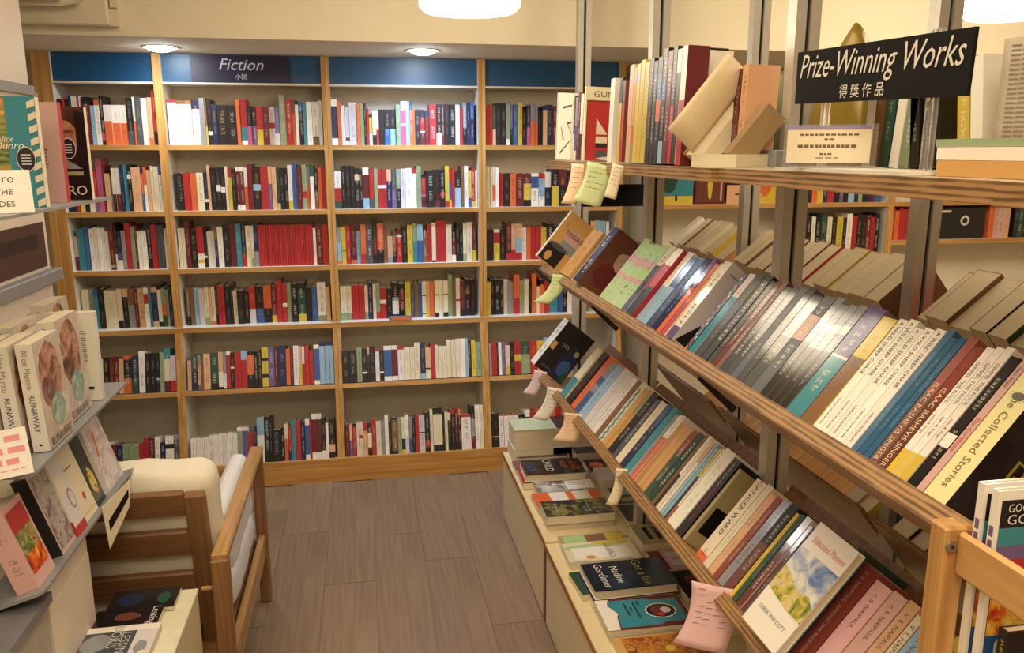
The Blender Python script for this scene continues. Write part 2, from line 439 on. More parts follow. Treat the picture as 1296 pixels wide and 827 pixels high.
M_STEEL = mat('brushed_aluminium', 'c4c0b8', 0.42, metal=0.35, var=0.04, scale=60)
M_SLOT = mat('dark_slot', '2a2624', 0.6, metal=0.2)
M_TRAY = mat('grey_painted_metal', '8d8f92', 0.42, metal=0.15, var=0.05, scale=90)
M_OAKX = wood('oak_edging_x', 'ad7a3a', 'd0a05c', 0)
M_OAKZ = wood('oak_edging_z', 'ad7a3a', 'd0a05c', 2)
M_OAKY = wood('oak_edging_y', '8a5528', 'a9713a', 1)
M_PLYY = wood('ply_face_y', '8e6237', 'b58a57', 1)
M_PLYDARK = wood('ply_dark_face', '6b4a30', '8d6744', 1)
M_PLYEDGE = ply_edge('ply_edge', '664a2c', 'aa8454')
M_CHAIRX_SHADED = wood('chair_wood_x_shaded', '6b4a2e', '8f6844', 0, 0.4)  # darker than the arms: shade on the back slats put into the colour
M_CHAIRY = wood('chair_wood_y', '9a7446', 'c39a62', 1, 0.4)
M_CHAIRZ = wood('chair_wood_z', '70502f', '99714a', 2, 0.4)
M_PINEZ = wood('pine_z', 'a97a44', 'd6aa6c', 2, 0.4, 0.6)
M_PINEY = wood('pine_y', 'a97a44', 'd6aa6c', 1, 0.4, 0.6)
M_CANVAS = mat('white_canvas', 'e2dccb', 0.9, var=0.04, scale=300, bump=0.3)
M_TAGPAPER = {c: mat('tag_paper_'+n, c, 0.85, var=0.03, scale=60) for c, n in (('c9dba4', 'green'), ('e8c9a8', 'peach'), ('e6bfc4', 'pink'), ('e9dcc0', 'cream'), ('e4e0d6', 'white'), ('d9c3cf', 'lilac'))}
M_ACRYL, _N, _L, _P = nt('clear_acrylic')
_P.inputs['Transmission Weight'].default_value = 0.92; _P.inputs['Roughness'].default_value = 0.05; _P.inputs['IOR'].default_value = 1.35
_P.inputs['Base Color'].default_value = (0.95, 0.95, 0.97, 1)

# ------------------------------------------------------------------ setting
def struct(name, lo, hi, m, **k):
    return tag(boxobj(name, lo, hi, m, **k), kind='structure')

def floor_mat():
    m, N, L, P = nt('vinyl_plank')
    tc = N.new('ShaderNodeTexCoord'); mp = N.new('ShaderNodeMapping'); mp.inputs['Scale'].default_value = (70, 3, 1)
    L.new(tc.outputs['Object'], mp.inputs[0])
    n1 = N.new('ShaderNodeTexNoise'); n1.inputs['Scale'].default_value = 1; n1.inputs['Detail'].default_value = 5; L.new(mp.outputs[0], n1.inputs['Vector'])
    rp = N.new('ShaderNodeValToRGB'); rp.color_ramp.elements[0].position = .3; rp.color_ramp.elements[1].position = .7
    rp.color_ramp.elements[0].color = (*lin('7b6550'), 1); rp.color_ramp.elements[1].color = (*lin('917a60'), 1)
    L.new(n1.outputs[0], rp.inputs[0])
    oi = N.new('ShaderNodeObjectInfo'); hs = N.new('ShaderNodeHueSaturation')
    mm = N.new('ShaderNodeMapRange'); mm.inputs[3].default_value = 0.94; mm.inputs[4].default_value = 1.06
    L.new(oi.outputs['Random'], mm.inputs[0]); L.new(mm.outputs[0], hs.inputs['Value'])
    L.new(rp.outputs[0], hs.inputs['Color']); L.new(hs.outputs[0], P.inputs['Base Color'])
    P.inputs['Roughness'].default_value = 0.42
    return m
M_FLOOR = floor_mat()
fl = struct('floor', (-2.4, -2.2, -0.06), (4.6, 4.34, -0.004), M_FLOOR)
pw, pl_ = 0.19, 0.95
pm = MB(); pm.box((0.0012, 0.0012, -0.004), (pw-0.0012, pl_-0.0012, 0)); proto = pm.build('plank', M_FLOOR, fl)
first = True
for i in range(13):
    off = [0.0, 0.37, 0.12, 0.58, 0.25, 0.71, 0.45][i % 7]
    for j in range(6):
        y0 = -0.95+off+j*pl_
        if y0+pl_ > 4.3 or y0 < -1.5: continue
        x0 = -1.52+i*pw
        if first: o = proto; first = False
        else: o = proto.copy(); COL.objects.link(o)
        o.location = (x0, y0, 0)
struct('ceiling', (-2.4, -2.2, 2.75), (4.6, 4.4, 2.85), M_CEIL)
struct('wall_back', (-2.4, 4.30, 0), (4.6, 4.40, 2.75), M_WALL)
struct('wall_left', (-2.5, -2.2, 0), (-2.4, 4.4, 2.75), M_WALL)
struct('wall_right', (4.6, -2.2, 0), (4.7, 4.4, 2.75), M_WALL)
struct('wall_front', (-2.4, -2.3, 0), (4.6, -2.2, 2.75), M_WALL)
struct('bulkhead', (-2.4, 3.46, 1.998), (4.6, 4.30, 2.75), M_CEIL)
pil = struct('pillar', (-1.75, 2.15, 0), (-1.0, 2.88, 2.75), M_PILLAR, bevel=0.02)
tr = MB()
for z0, z1, o in ((1.742, 1.752, 0.012), (1.752, 1.772, 0.006)):
    tr.box((-1.75-o, 2.15-o, z0), (-1.0+o, 2.88+o, z1))
tag(tr.build('trim_1', M_GREYTRIM), kind='structure')

# recessed downlights in the bulkhead's underside
def downlight(x, y, label, power, color):
    r = empty('recessed_downlight', (x, y, 1.998)); tag(r, label, 'ceiling light', 'recessed downlights over the fiction shelves')
    b = MB(); n = 28
    for i in range(n):
        a0, a1 = 2*math.pi*i/n, 2*math.pi*(i+1)/n
        P = lambda a, q, z: (q*math.cos(a), q*math.sin(a), z)
        b.face([P(a0, .052, -.001), P(a1, .052, -.001), P(a1, .070, -.004), P(a0, .070, -.004)])
        b.face([P(a0, .070, -.004), P(a1, .070, -.004), P(a1, .074, 0), P(a0, .074, 0)])
        b.face([P(a0, .052, -.001), P(a0, .052, 0.0), P(a1, .052, 0.0), P(a1, .052, -.001)])
    b.build('trim_ring', M_STEEL, r)
    b = MB(); n = 36
    for (r0, z0), (r1, z1) in (((.056, -.002), (.046, -.012)), ((.046, -.012), (.026, -.018)), ((.026, -.018), (.001, -.020))):
        for i in range(n):
            a0, a1 = 2*math.pi*i/n, 2*math.pi*(i+1)/n
            b.face([(r0*math.cos(a0), r0*math.sin(a0), z0), (r1*math.cos(a0), r1*math.sin(a0), z1), (r1*math.cos(a1), r1*math.sin(a1), z1), (r0*math.cos(a1), r0*math.sin(a1), z0)])
    b.build('lens', emit('downlight_lens', (0.85, 0.92, 1.0), 110.0), r)
    l = bpy.data.lights.new('downlight_beam', 'SPOT'); l.energy = power; l.color = color; l.spot_size = math.radians(150); l.spot_blend = 1.0; l.shadow_soft_size = 0.05
    o = bpy.data.objects.new('downlight_beam', l); COL.objects.link(o); o.location = (x, y, 1.972)
    o.rotation_euler = (math.radians(10), 0, 0)
downlight(-0.80, 3.78, 'recessed round spotlight in the soffit over the first fiction bays', 9, (1.0, 0.88, 0.70))
downlight(0.283, 3.71, 'recessed round spotlight in the soffit above the bluish third bay', 44, (0.32, 0.58, 1.0))

# pendant lamps: glowing drum shades
M_SHADE = emit('lamp_shade_glow', (1.0, 0.93, 0.76), 5.0)
M_CORD = mat('lamp_cord', '333030', 0.6)
def pendant(x, y, z, label):
    r = empty('pendant_lamp', (x, y, z)); tag(r, label, 'lamp', 'glowing drum pendant lamps')
    b = MB(); n = 40; R = 0.152; Hh = 0.2
    for i in range(n):
        a0, a1 = 2*math.pi*i/n, 2*math.pi*(i+1)/n
        prof = [(0.0, -0.003), (R*0.92, 0.0), (R, 0.012), (R, Hh), (R*.97, Hh)]
        for (r0, z0), (r1, z1) in zip(prof, prof[1:]):
            P = lambda a, q, zz: (q*math.cos(a), q*math.sin(a), zz)
            if r0 == 0: b.face([(0, 0, z0), P(a1, r1, z1), P(a0, r1, z1)])
            else: b.face([P(a0, r0, z0), P(a1, r0, z0), P(a1, r1, z1), P(a0, r1, z1)])
    b.build('lamp_shade', M_SHADE, r)
    boxobj('cord', (-.004, -.004, Hh), (.004, .004, 2.75-z), M_CORD, r)
    l = bpy.data.lights.new('pendant_bulb', 'POINT'); l.energy = 9; l.color = WARM; l.shadow_soft_size = 0.16
    o = bpy.data.objects.new('pendant_bulb', l); COL.objects.link(o); o.location = (x, y, z-0.06)
pendant(0.342, 2.6, 1.985, 'glowing white drum lamp hanging before the cream bulkhead above the third bay')
pendant(2.20, 2.6, 2.018, 'glowing drum lamp hanging beyond the aluminium posts, behind the black sign')

# ventilation unit on the bulkhead, upper left
vu = empty('ventilation_unit', (-1.02, 3.46, 2.0)); tag(vu, 'cream wall-mounted ventilation box with a curved cowl, high on the bulkhead', 'ventilator')
M_VENT = mat('cream_plastic', 'd6cbb2', 0.5, var=0.02)
def vpoly(n, pts, y0, y1, m=M_VENT):
    b = MB(); b.prism(pts, y0, y1); return b.build(n, m, vu)
boxobj('body', (-.36, -.05, .028), (.125, -.0, .5), M_VENT, vu, bevel=.006)
vpoly('cowl', [(-.36, .085), (-.02, .085), (.03, .095), (.065, .13), (.085, .19), (.085, .5), (-.36, .5)], -.10, -.05)
vpoly('louvre_flap', [(-.36, .10), (-.015, .10), (-.015, .5), (-.36, .5)], -.135, -.10)
boxobj('bracket', (.125, -.035, .028), (.152, -.0, .085), M_VENT, vu)
boxobj('bracket', (.130, -.03, .095), (.150, -.0, .5), M_VENT, vu)

# ------------------------------------------------------------------ fiction bookcase
FY, BYK = 4.0, 4.27
bc = empty('bookcase', (0, FY, 0)); tag(bc, 'long oak-edged bookcase under a blue header along the back wall', 'bookcase')
BAYS = [(-1.305, -0.889), (-0.853, -0.162), (-0.126, 0.561), (0.597, 1.262)]
SHZ = [1.590, 1.293, 1.026, 0.745, 0.457, 0.116]           # shelf band centres, top to bottom
def rel(p): return (p[0], p[1]-FY, p[2])
def bpart(name, lo, hi, m, parent=bc, **k): return boxobj(name, rel(lo), rel(hi), m, parent, **k)
def lowfront(z): return 3.84+(z-0.116)/(0.745-0.116)*0.15     # the lower tier slopes out to the plinth
for lo, hi in ((-1.38, -1.3415), (-1.3405, -1.305), (-0.889, -0.8715), (-0.8705, -0.853), (-0.162, -0.1445), (-0.1435, -0.126), (0.561, 0.5785), (0.5795, 0.597), (1.262, 1.29)):
    u_ = bpart('upright', (lo, FY+.003, 0.757), (hi, BYK, 1.997), M_WHITE, bevel=0)
    boxobj('edging', (lo, 0, 0.757), (hi, .003, 1.997), M_OAKZ, u_)
    b = MB(); b.prism([(lowfront(.10)-FY+.003, 0.0), (BYK-FY, 0.0), (BYK-FY, 0.734), (-.007, 0.734)], lo, hi, axes=(1, 2, 0)); u2 = b.build('upright', M_WHITE, bc)
    b = MB(); b.prism([(lowfront(.10)-FY, 0.0), (lowfront(.10)-FY+.003, 0.0), (-.007, 0.734), (-.010, 0.734)], lo, hi, axes=(1, 2, 0)); b.build('edging', M_OAKZ, u2)
for i, (a, e) in enumerate(BAYS):
    bpart('back_panel', (a, 4.19, 0.03), (e, 4.202, 1.99), M_BACK)
    bpart('header_panel', (a, FY+.02, 1.875), (e, FY+.035, 1.996), M_BLUE)
    bpart('header_rail', (a, FY+.005, 1.866), (e, FY+.2, 1.875), M_BACK)
    for k in (0, 1, 2):
        z = SHZ[k]
        s = bpart('shelf', (a, FY+.004, z-.011), (e, 4.19, z+.011), M_WHITE)
        boxobj('edging', (a, 0, z-.011), (e, .004, z+.011), M_OAKX, s)
    tl = math.atan(.15/.63)                                  # the two lowest shelves slope back
    for z, t_ in ((SHZ[4]+.011, .022), (.1165, .012)):
        s = boxobj('shelf', (a, .004, -t_), (e, (4.188-lowfront(z))/math.cos(tl)-.01, 0), M_WHITE, bc)
        s.location = (0, lowfront(z)-FY+(.018 if t_ < .02 else 0), z); s.rotation_euler = (-tl, 0, 0)
        if t_ > .02: boxobj('edging', (a, 0, -t_), (e, .004, 0), M_OAKX, s)
s = bpart('shelf', (-1.38, FY-.006, .734), (1.29, 4.19, .757), M_WHITE)
boxobj('edging', (-1.38, -.010, .734), (1.29, -.006, .757), M_OAKX, s)
bpart('plinth', (-1.38, 3.838, 0), (1.29, 3.856, 0.117), M_OAKX)
bpart('cable_outlet', (-0.665, 3.826, 0.055), (-0.628, 3.838, 0.108), M_CREAM)

# Fiction sign on the second header
fs = empty('section_sign', (-.515, FY+.0195, 1.935)); tag(fs, 'dark purple Fiction sign on the blue header of the second bay', 'sign')
boxobj('sign_board', (-.215, -.004, -.055), (.215, 0, .058), M_SIGNPURPLE, fs)
text(fs, 'Fiction', .072, (0, -.004, .018), (1, 0, 0), (0, 0, 1), (0, -1, 0), 'cfd0d6', shear=.32)
text(fs, '\u5c0f\u8aac', .026, (.0, -.004, -.034), (1, 0, 0), (0, 0, 1), (0, -1, 0), 'cfd0d6')
# little orange label lying on shelf four of the third bay
sl = empty('shelf_label', (.165, 3.993, .757)); tag(sl, 'orange label in a purple holder on the front of the third bay', 'label')
boxobj('holder', (-.055, 0, 0), (.055, .012, .022), mat('holder_purple', '6c6f9c', .5), sl)
boxobj('label_card', (-.045, -.0012, .003), (.05, 0, .019), mat('label_orange', 'd97a4a', .6), sl)
# ------------------------------------------------------------------ books of the fiction bookcase
# per row: bay, shelf, x of the row's ends in the bay (0..1 over the listed units), then 'x top bands[/ink]' left to right
ROWS = {
 (1,0): (425, "52 100 r06w;122 105 u08w;190 105 o08w;235 100 n20i;295 85 s;335 85 u60y;350 95 k70w78k/o;385 130 n;425 135 k/f;505 135 k/w;575 92 o;603 92 r60t90w;655 142 k50m;690 142 k50p;728 145 r60y;778 145 d;825 150 w40r55w;870 145 p70i;910 55 g/w;960 85 r/w;1010 90 u30o;1035 100 k08w;1062 105 b20k/w;1098 105 t;1125 105 w;1170 105 w80u;1220 95 i;1250"),
 (1,1): (438, "78 162 k/g;145 157 r;195 157 o;245 155 c/k;298 155 n70w78k;328 100 f;350 120 k/s;395 120 k40w55k/s;430 120 k45w58k/s;465 110 c;487 130 r20y;515 130 k/s;548 115 w10d88w/w;578 115 w10d88w/w;612 118 w45o;638 95 d/r;680 115 k40l55k;740 115 r;800 110 f40p;830 115 f;865 125 e85c;890 125 k/w;925 125 k/w;955 100 w80y;990 95 b;1030 110 d/w;1068 98 g60r75g/d;1105 118 s40o;1132 105 e25w;1165 130 k60u;1195 118 o;1225 118 r;1260"),
 (1,2): (415, "65 110 c;92 110 c;118 62 d;155 120 k;205 105 r65w80y88w;258 115 k70w75k;280 140 w;312 140 w;340 110 u30n;365 105 w;408 100 k/s;460 82 d/k;508 85 t/w;550 90 n70r;585 100 c;625 100 c80g;650 85 n65s;" + ''.join("%d 98 r;" % (685+21*i) for i in range(20)) + "1107 98 r;1122 125 c;1145 105 d;1195 100 r;1245"),
 (1,3): (405, "78 110 u75k;110 110 u;142 108 l;180 112 i;222 110 c80g;255 115 f90g;275 105 c90o;305 95 k;325 95 r;378 98 k/s;425 95 k;445 138 c;478 140 k/u;530 140 k/f;572 112 r60i/w;622 112 k60b/y;685 110 o60k/r;748 110 d80y;790 70 r/o;838 92 r50w60r;875 92 g/r;910 98 k/w;962 90 k20e80y;1025 130 k/u;1075 125 b/w;1120 90 w85g;1190 130 f;1225"),
 (1,4): (415, "60 180 f;90 130 a50n;140 135 g30f85u;165 150 u;185 132 f;238 128 e85k;300 122 f55w95k;338 125 s60w;362 120 w10r;395 130 k40w45k;425 125 r;478 118 l25r;525 130 k10o65k;580 155 k/w;610 120 k;643 98 y28k35y68k78y;695 100 p;743 105 d;770 95 n/w;835 120 o;868 118 d;895 97 w;940 105 f45y;965 105 w45r;985 97 r/o;1022 140 r;1060 95 w10b90w;1105 75 n10l;1150 75 n10l;1188 75 n10l;1222"),
 (1,5): (462, "75 235 w;118 235 w;152 235 w;180 232 w;215 215 w;250 215 w;290 210 w;325 208 w;362 205 w;400 210 w;438 165 w10g92w;478 165 w10p90w;525 215 r;568 170 n;592 95 l40w;650 92 k/w;695 95 k;710 200 k/s;780 215 k;810 160 c40o;838 180 r70n;865 135 t;900 140 r;940 150 n/w;975 130 w15b88w;1012 150 r;1028 90 w12d85w;1070 90 w12d85w;1108 125 k80w;1140 170 w;1165 140 k65f85k;1215"),
 (2,0): (425, "38 85 w15n85w;88 100 o;115 130 w;145 140 i80d88w/k;175 105 i/p;235 115 o;262 115 g;290 110 k;310 150 r;330 215 y55k58w;355 165 w70k;385 165 w55r;405 155 k/d;450 155 k55b/w;495 155 k55l/w;540 118 g/w;578 95 i20m50w55m;620 95 w;632 95 l;650 90 n20o;670 155 o;692 155 k/w;733 155 k25r60w65d;770 160 n20d;805 115 r/w;860 115 k70w;905 115 d;925 115 k/s;965 115 k/w;1012 118 w;1050 145 r;1075 100 s60k;1105 100 n/w;1135 95 b40n;1165"),
 (2,1): (420, "68 130 w45r80e/d;120 90 k/w;152 90 k/w;190 95 k/l;222 110 k15f30k;260 120 k/w;285 105 w18d75l;335 108 r75a/o;372 112 g/y;402 120 r40w48r;432 120 r40w48r;470 120 f30n;508 120 a50p;545 115 g50k/w;580 115 i;618 110 w;668 115 r12w;705 95 g;742 160 k10r60m68d;782 130 k/w;850 125 k80d/r;890 125 k60r70k/w;932 95 y85r;965 110 r35b80y;985 115 r;1010 140 k45l;1060 95 u;1085 95 w/k;1120 130 y75b;1145 115 r85y/w;1175 130 c;1192"),
 (2,2): (415, "65 125 s40l90o;98 120 y62k64y;132 115 r/w;168 95 d90o/w;215 155 l;248 105 o75r;288 105 a/w;340 70 k40d80k/y;375 100 o65k;425 150 u;455 200 f80s;495 165 u60k;525 150 d18w22r;570 120 k/w;610 115 y/r;655 100 g45t;690 110 l42b;735 110 k18u;768 112 r;805 100 c95k;838 85 r;920 115 c;965 150 k30d80w;1000 100 k;1030 150 k/w;1058 108 c80g;1085 100 c;1132 115 d70y;1165"),
 (2,3): (392, "72 115 c78g;122 115 c78g;160 112 r;215 112 r;262 115 c78g;288 95 n;325 105 c;350 98 g80r;382 140 r38w50r;432 145 k;478 100 k40l50w88k;530 110 k20d70k95c;580 95 y/k;625 110 a;655 110 u;688 100 b;715 95 c37k40c88k91c;748 95 f75y;775 98 o/f;815 90 c37k40c88k;850 90 c;885 90 c37k40c88k;925 45 g/e;962 75 u;988 75 c55r60c;1022 100 d80k;1060 85 k30u40k;1105 90 k/r;1145"),
 (2,4): (392, "68 130 k/w;120 130 k/w;180 110 g;220 125 k70w75k;262 110 f20k;280 105 k/s;325 130 r08w;358 140 k70w75k;392 105 w12b88w;455 105 w12d88w;502 115 r10w;552 125 c;600 125 c;635 90 c/r;680 90 n85l/w;722 135 f65k70c;765 102 r;800 115 c;825 125 c;860 125 c;895 75 c;930 75 c;965 70 c;1005 70 w;1045 72 l;1070 90 k;1095 90 y;1130 105 g;1175"),
 (2,5): (428, "72 160 d;105 160 f50p;128 155 k08r;160 148 c;180 145 c38r48c;212 150 r25f;248 160 k30c75k;280 128 r/w;315 145 c;355 140 s;385 100 w;415 160 k;440 125 k05u92k;488 125 g;520 125 c60k90y;548 105 w60i;578 125 s60b;605 130 k;630 115 r;660 120 i45k48i;708 95 k70r88k;750 70 c;775 60 k15c85k;850 100 k;870 100 c;895 110 c20k;920 85 r10k;955 80 d60k;980 80 o15k;1005 130 r08w;1085 60 k30s70d;1120 55 w;1160 55 c;1190"),
 (3,0): (425, "55 115 r;112 120 e60f;140 100 k/s;180 100 k/w;220 110 g85w;250 110 p60k;270 110 b/l;315 98 y/r;348 150 k70n/y;382 120 n55m;412 105 s40o;445 115 s45o;472 155 k/u;510 120 n10f;545 110 n/w;590 120 d;630 120 w;680 110 k;720 120 b;770 110 o;810 115 k;850"),
 (3,1): (415, "60 95 c;80 95 c;98 95 c;115 95 c45o85c;140 105 w;165 150 r;202 150 k/w;258 150 o;305 152 d;365 155 d30y80k;425 150 w10b45w;485 155 r15l70w;535 142 w45n;585 120 k45y;645 120 d45k;705 130 k;750 110 w;790 110 s;830"),
 (3,2): (392, "50 140 k/r;115 140 w10r45y;165 140 k;212 85 d70k80r;255 95 f70r;290 95 f40l80r;345 130 w;380 128 o;415 128 r;455 128 r;500 128 y;545 100 k;600 120 k;650 130 r;700 120 k;760 130 w;820 80 r50k;865 85 n;905 85 f;945 80 l;990 85 l;1035 90 w;1060"),
 (3,3): (392, "65 115 y;100 95 k;130 95 k;175 100 k/w;205 98 c;240 110 s;262 120 s60g;285 60 o60r;335 110 g;372 100 c;410 120 k;435 55 o;475 165 c;500 105 k15o;540 100 r;580 110 t;655 100 b;690 120 k;730 120 w;770 120 o;830 130 c;870 130 u;910"),
 (3,4): (370, "75 100 s;95 92 r;135 100 k;150 95 w;175 95 p;205 120 c70y;240 110 k/y;275 92 r40y60r;330 95 e40g/y;400 95 r/y;460 95 y/r;520 70 l;560 100 d;600 100 k;650 110 w;700 110 r;750 110 k;830"),
 (3,5): (440, "95 150 k68w70k;150 165 r03w;188 165 r03w;225 165 r03w;262 165 r03w;305 170 k;355 130 w20k;395 150 r;440 130 o10k;470 130 r;500 120 o;600 115 r;650"),
 (0,0): (425, "130 100 k;170 100 r;195 110 k/w;225 80 n/w;250 80 c;272 85 c;292 85 m;312 80 w;335 85 k15d;400 145 l;435 105 o12w;480 75 k75m90k;512 140 w40o;578 140 w45o;645 140 w45o;705 90 k70a/s;758 80 w50o;782 80 a;832 90 w/s;885 85 f85o;925 35 r75k/w;968"),
 (0,1): (450, "150 150 k;190 150 n;230 150 r;262 160 p60y;300 150 k;340 160 c;385 150 r80p;420 65 m;470 110 d;490 170 f/k;530 190 g;550 130 c60k;580 130 i60d;625 105 n;655 105 t;690 110 k20w30k;725 125 f/u;805 125 n15o60b/w;830 125 o40w;858 145 f;895 115 c;920 120 c;965 115 b20w;1005"),
 (0,2): (440, "135 185 f60d;170 130 t/e;228 115 b/l;270 130 w;310 120 w;340 125 w;378 125 w;400 150 w;435 95 d05e10d88g95d/y;478 110 k65w;500 150 n75w;540 145 s;575 90 r;620 118 g;655 110 d;675 150 w;710 150 w;755 110 n30k;795 105 r;838 110 a/s;870 110 a;905 135 w;940"),
 (0,3): (405, "172 95 c;232 95 s;270 105 b15t;310 95 k/g;360 110 c;465 100 c80k;510 100 f20k/w;560 110 u40s;615 100 d;645 100 f;700 95 w15r40w;740 100 t;765 95 f12n85f/s;815 80 k10w88k;850 100 g40o70e;890 115 g;915 125 n;945 90 w;965"),
 (0,4): (435, "150 150 k;200 150 w;250 150 d;300 160 w;350 150 k;400 150 d;440 160 d;482 165 f;525 140 o10k60o/w;590 150 n60e/w;655 108 w;708 130 k/w;755 128 k/w;800 128 k65l70k;838 125 g;875 98 t25c75d;930 155 i70r;980"),
 (0,5): (435, "200 200 k;300 200 w;400 220 d;450 225 n;500 225 g;560 228 g;642 225 r;680 182 r/d;725 180 d;780 178 w;825 225 n;870 175 w25k40w/k;945 165 s15a/w;988"),
}
BAYX = {0: (130, 968), 1: (45, 1255), 2: (38, 1185), 3: (50, 1125)}   # listed units spanned by each bay's inside, first row
SPAN = {(1,0):(42,1258),(1,1):(60,1262),(1,2):(55,1250),(1,3):(58,1240),(1,4):(40,1225),(1,5):(50,1232),
        (2,0):(38,1190),(2,1):(65,1195),(2,2):(62,1180),(2,3):(66,1170),(2,4):(64,1175),(2,5):(66,1195),
        (3,0):(50,1115),(3,1):(56,1110),(3,2):(46,1105),(3,3):(55,1105),(3,4):(70,1100),(3,5):(90,1110),
        (0,0):(130,972),(0,1):(150,1010),(0,2):(130,945),(0,3):(160,970),(0,4):(165,985),(0,5):(175,992)}
WALLB = []
for (bay, row), (base, s) in ROWS.items():
    it = s.split(';'); xs = [float(q.split()[0]) for q in it]
    a, e = BAYS[bay]; s0, s1 = SPAN[(bay, row)]
    fx = lambda x: a+(x-s0)/(s1-s0)*(e-a)
    n = len(it)-1; z0 = SHZ[row]+.0115 if row != 5 else .1165
    f = FY if row < 4 else lowfront(z0); kk = 0.000611*(f/4.0)
    tilt = 0.0 if row < 4 else math.atan(.15/.63)
    for i in range(n):
        _, top, sp = it[i].split(); sp, _, ik = sp.partition('/')
        x0, x1 = fx(xs[i]), fx(xs[i+1])
        x0 = max(x0, a+.001)
        if x1 > e-.001: x1 = e-.001
        if x1-x0 < .004: continue
        Hh = (base-float(top))*kk
        if row >= 4: Hh *= 1.0
        y = f+.030+random.random()*.008+(.012 if Hh < .17 else 0)
        if row >= 4: y = f+.012+random.random()*.006
        if row == 3: y = f+.05+random.random()*.01
        first_dark = bands(sp)[0][0] in DARK or max(bands(sp), key=lambda q: q[1])[0] in DARK
        if not ik: ik = random.choice('wcwy') if first_dark else random.choice('kakn')
        if len(sp) > 6 and not it[i].endswith('/'+ik): ik = ik
        WALLB.append(dict(bay=bay, row=row, i=i+1, n=n, x=x0+.0004, T=max(.003, x1-x0-.0012), H=Hh, y=y, z=z0, sp=sp, ink=ik, tilt=tilt))
BAYW = ['leftmost bay', 'Fiction bay', 'third bay', 'fourth bay']
ROWW = ['top shelf', 'second shelf down', 'third shelf down', 'fourth shelf down', 'fifth shelf down', 'bottom shelf']
def wall_book_mb(q, b, X):
    return cover_mesh(q['T'], q['H'], .128, q['sp'], q['ink'], pages=True, b=b, X=X)
def wall_books(limit):
    order = sorted(range(len(WALLB)), key=lambda k: -WALLB[k]['T']*WALLB[k]['H']*(1 if not (WALLB[k]['bay'] == 0 and WALLB[k]['x'] < -1.18 or WALLB[k]['bay'] == 3 and WALLB[k]['x'] > .88) else .2))
    solo = set(order[:limit]); rest = MB()
    for k, q in enumerate(WALLB):
        ct, st = math.cos(q['tilt']), math.sin(q['tilt'])
        if k in solo:
            m = wall_book_mb(q, None, lambda p: p).build('book', M_PRINT)
            m.location = (q['x'], q['y'], q['z']); m.rotation_euler = (-q['tilt'], 0, 0)
            if q['bay'] == 0: pos = ordw(q['n']-q['i']+1)+' from the right'
            else: pos = ordw(q['i'])+' from the left'
            tag(m, '%s book %s on the %s, %s' % (spine_words(q['sp']), pos, ROWW[q['row']], BAYW[q['bay']]), 'book',
                'books on the %s of the fiction bookcase' % ROWW[q['row']])
        else:
            def X(p, q=q, ct=ct, st=st):
                return (q['x']+p[0], q['y']+p[1]*ct+p[2]*st, q['z']-p[1]*st+p[2]*ct)
            wall_book_mb(q, rest, X)
    o = rest.build('books', M_PRINT)
    tag(o, 'remaining narrow or half-hidden books filling the oak fiction bookcase', 'books', kind='stuff')
    return len(solo)
# ------------------------------------------------------------------ island rack on the right: aluminium posts, flat top shelf, sloping shelves
TH = math.radians(39); SU, CU = math.sin(TH), math.cos(TH)
RU, RW, RT = V((SU, 0, CU)), V((CU, 0, -SU)), V((0, -1, 0))      # along a spine, into the shelf, towards the near end
LX, MIDZ, LOWZ, TOPZ, MIRX = 0.68, 1.152, 0.717, 1.538, 1.05
rk = empty('book_rack', (MIRX, 1.6, 0)); tag(rk, 'island book rack of aluminium posts with plywood shelves on the right', 'rack')
RO = V((MIRX, 1.6, 0))
def rpart(name, lo, hi, m, parent=rk, **k):
    return boxobj(name, tuple(V(lo)-RO), tuple(V(hi)-RO), m, parent, **k)
POSTY = [3.32, 2.45, 1.605, 0.76]
for px in (0.87, 1.19):
    for y in POSTY:
        b = MB(); w_, d_ = .054, .036
        x0, x1, y0, y1 = px-MIRX, px-MIRX+w_, y-1.6, y-1.6+d_
        for ax, bx in ((x0, x0+.022), (x1-.022, x1)): b.box((ax, y0, .306), (bx, y1, 2.6))
        b.box((x0+.022, y0+.008, .306), (x1-.022, y1-.008, 2.6), mi=1)
        b.build('post', [M_STEEL, M_SLOT], rk)
# flat top shelf boards: a far one, a near one set back, and the next bay's
for n_, (xa, xb, ya, yb) in enumerate(((.68, 1.10, 1.548, 3.04), (.694, 1.10, .800, 1.547), (.680, 1.10, .10, .799))):
    t = boxobj('top_shelf', (xa-MIRX+.003, ya-1.6, TOPZ-.027), (xb-MIRX, yb-1.6, TOPZ), mat('shelf_top_laminate', 'b7aa90', .4, var=.03) if n_ == 0 else bpy.data.materials['shelf_top_laminate'], rk, fm={'-x': 1, '-y': 1})
    t.data.materials.append(M_PLYEDGE)
    boxobj('edging', (xa-MIRX, ya-1.6, TOPZ-.027), (xa-MIRX+.003, yb-1.6, TOPZ), M_PLYEDGE, t)
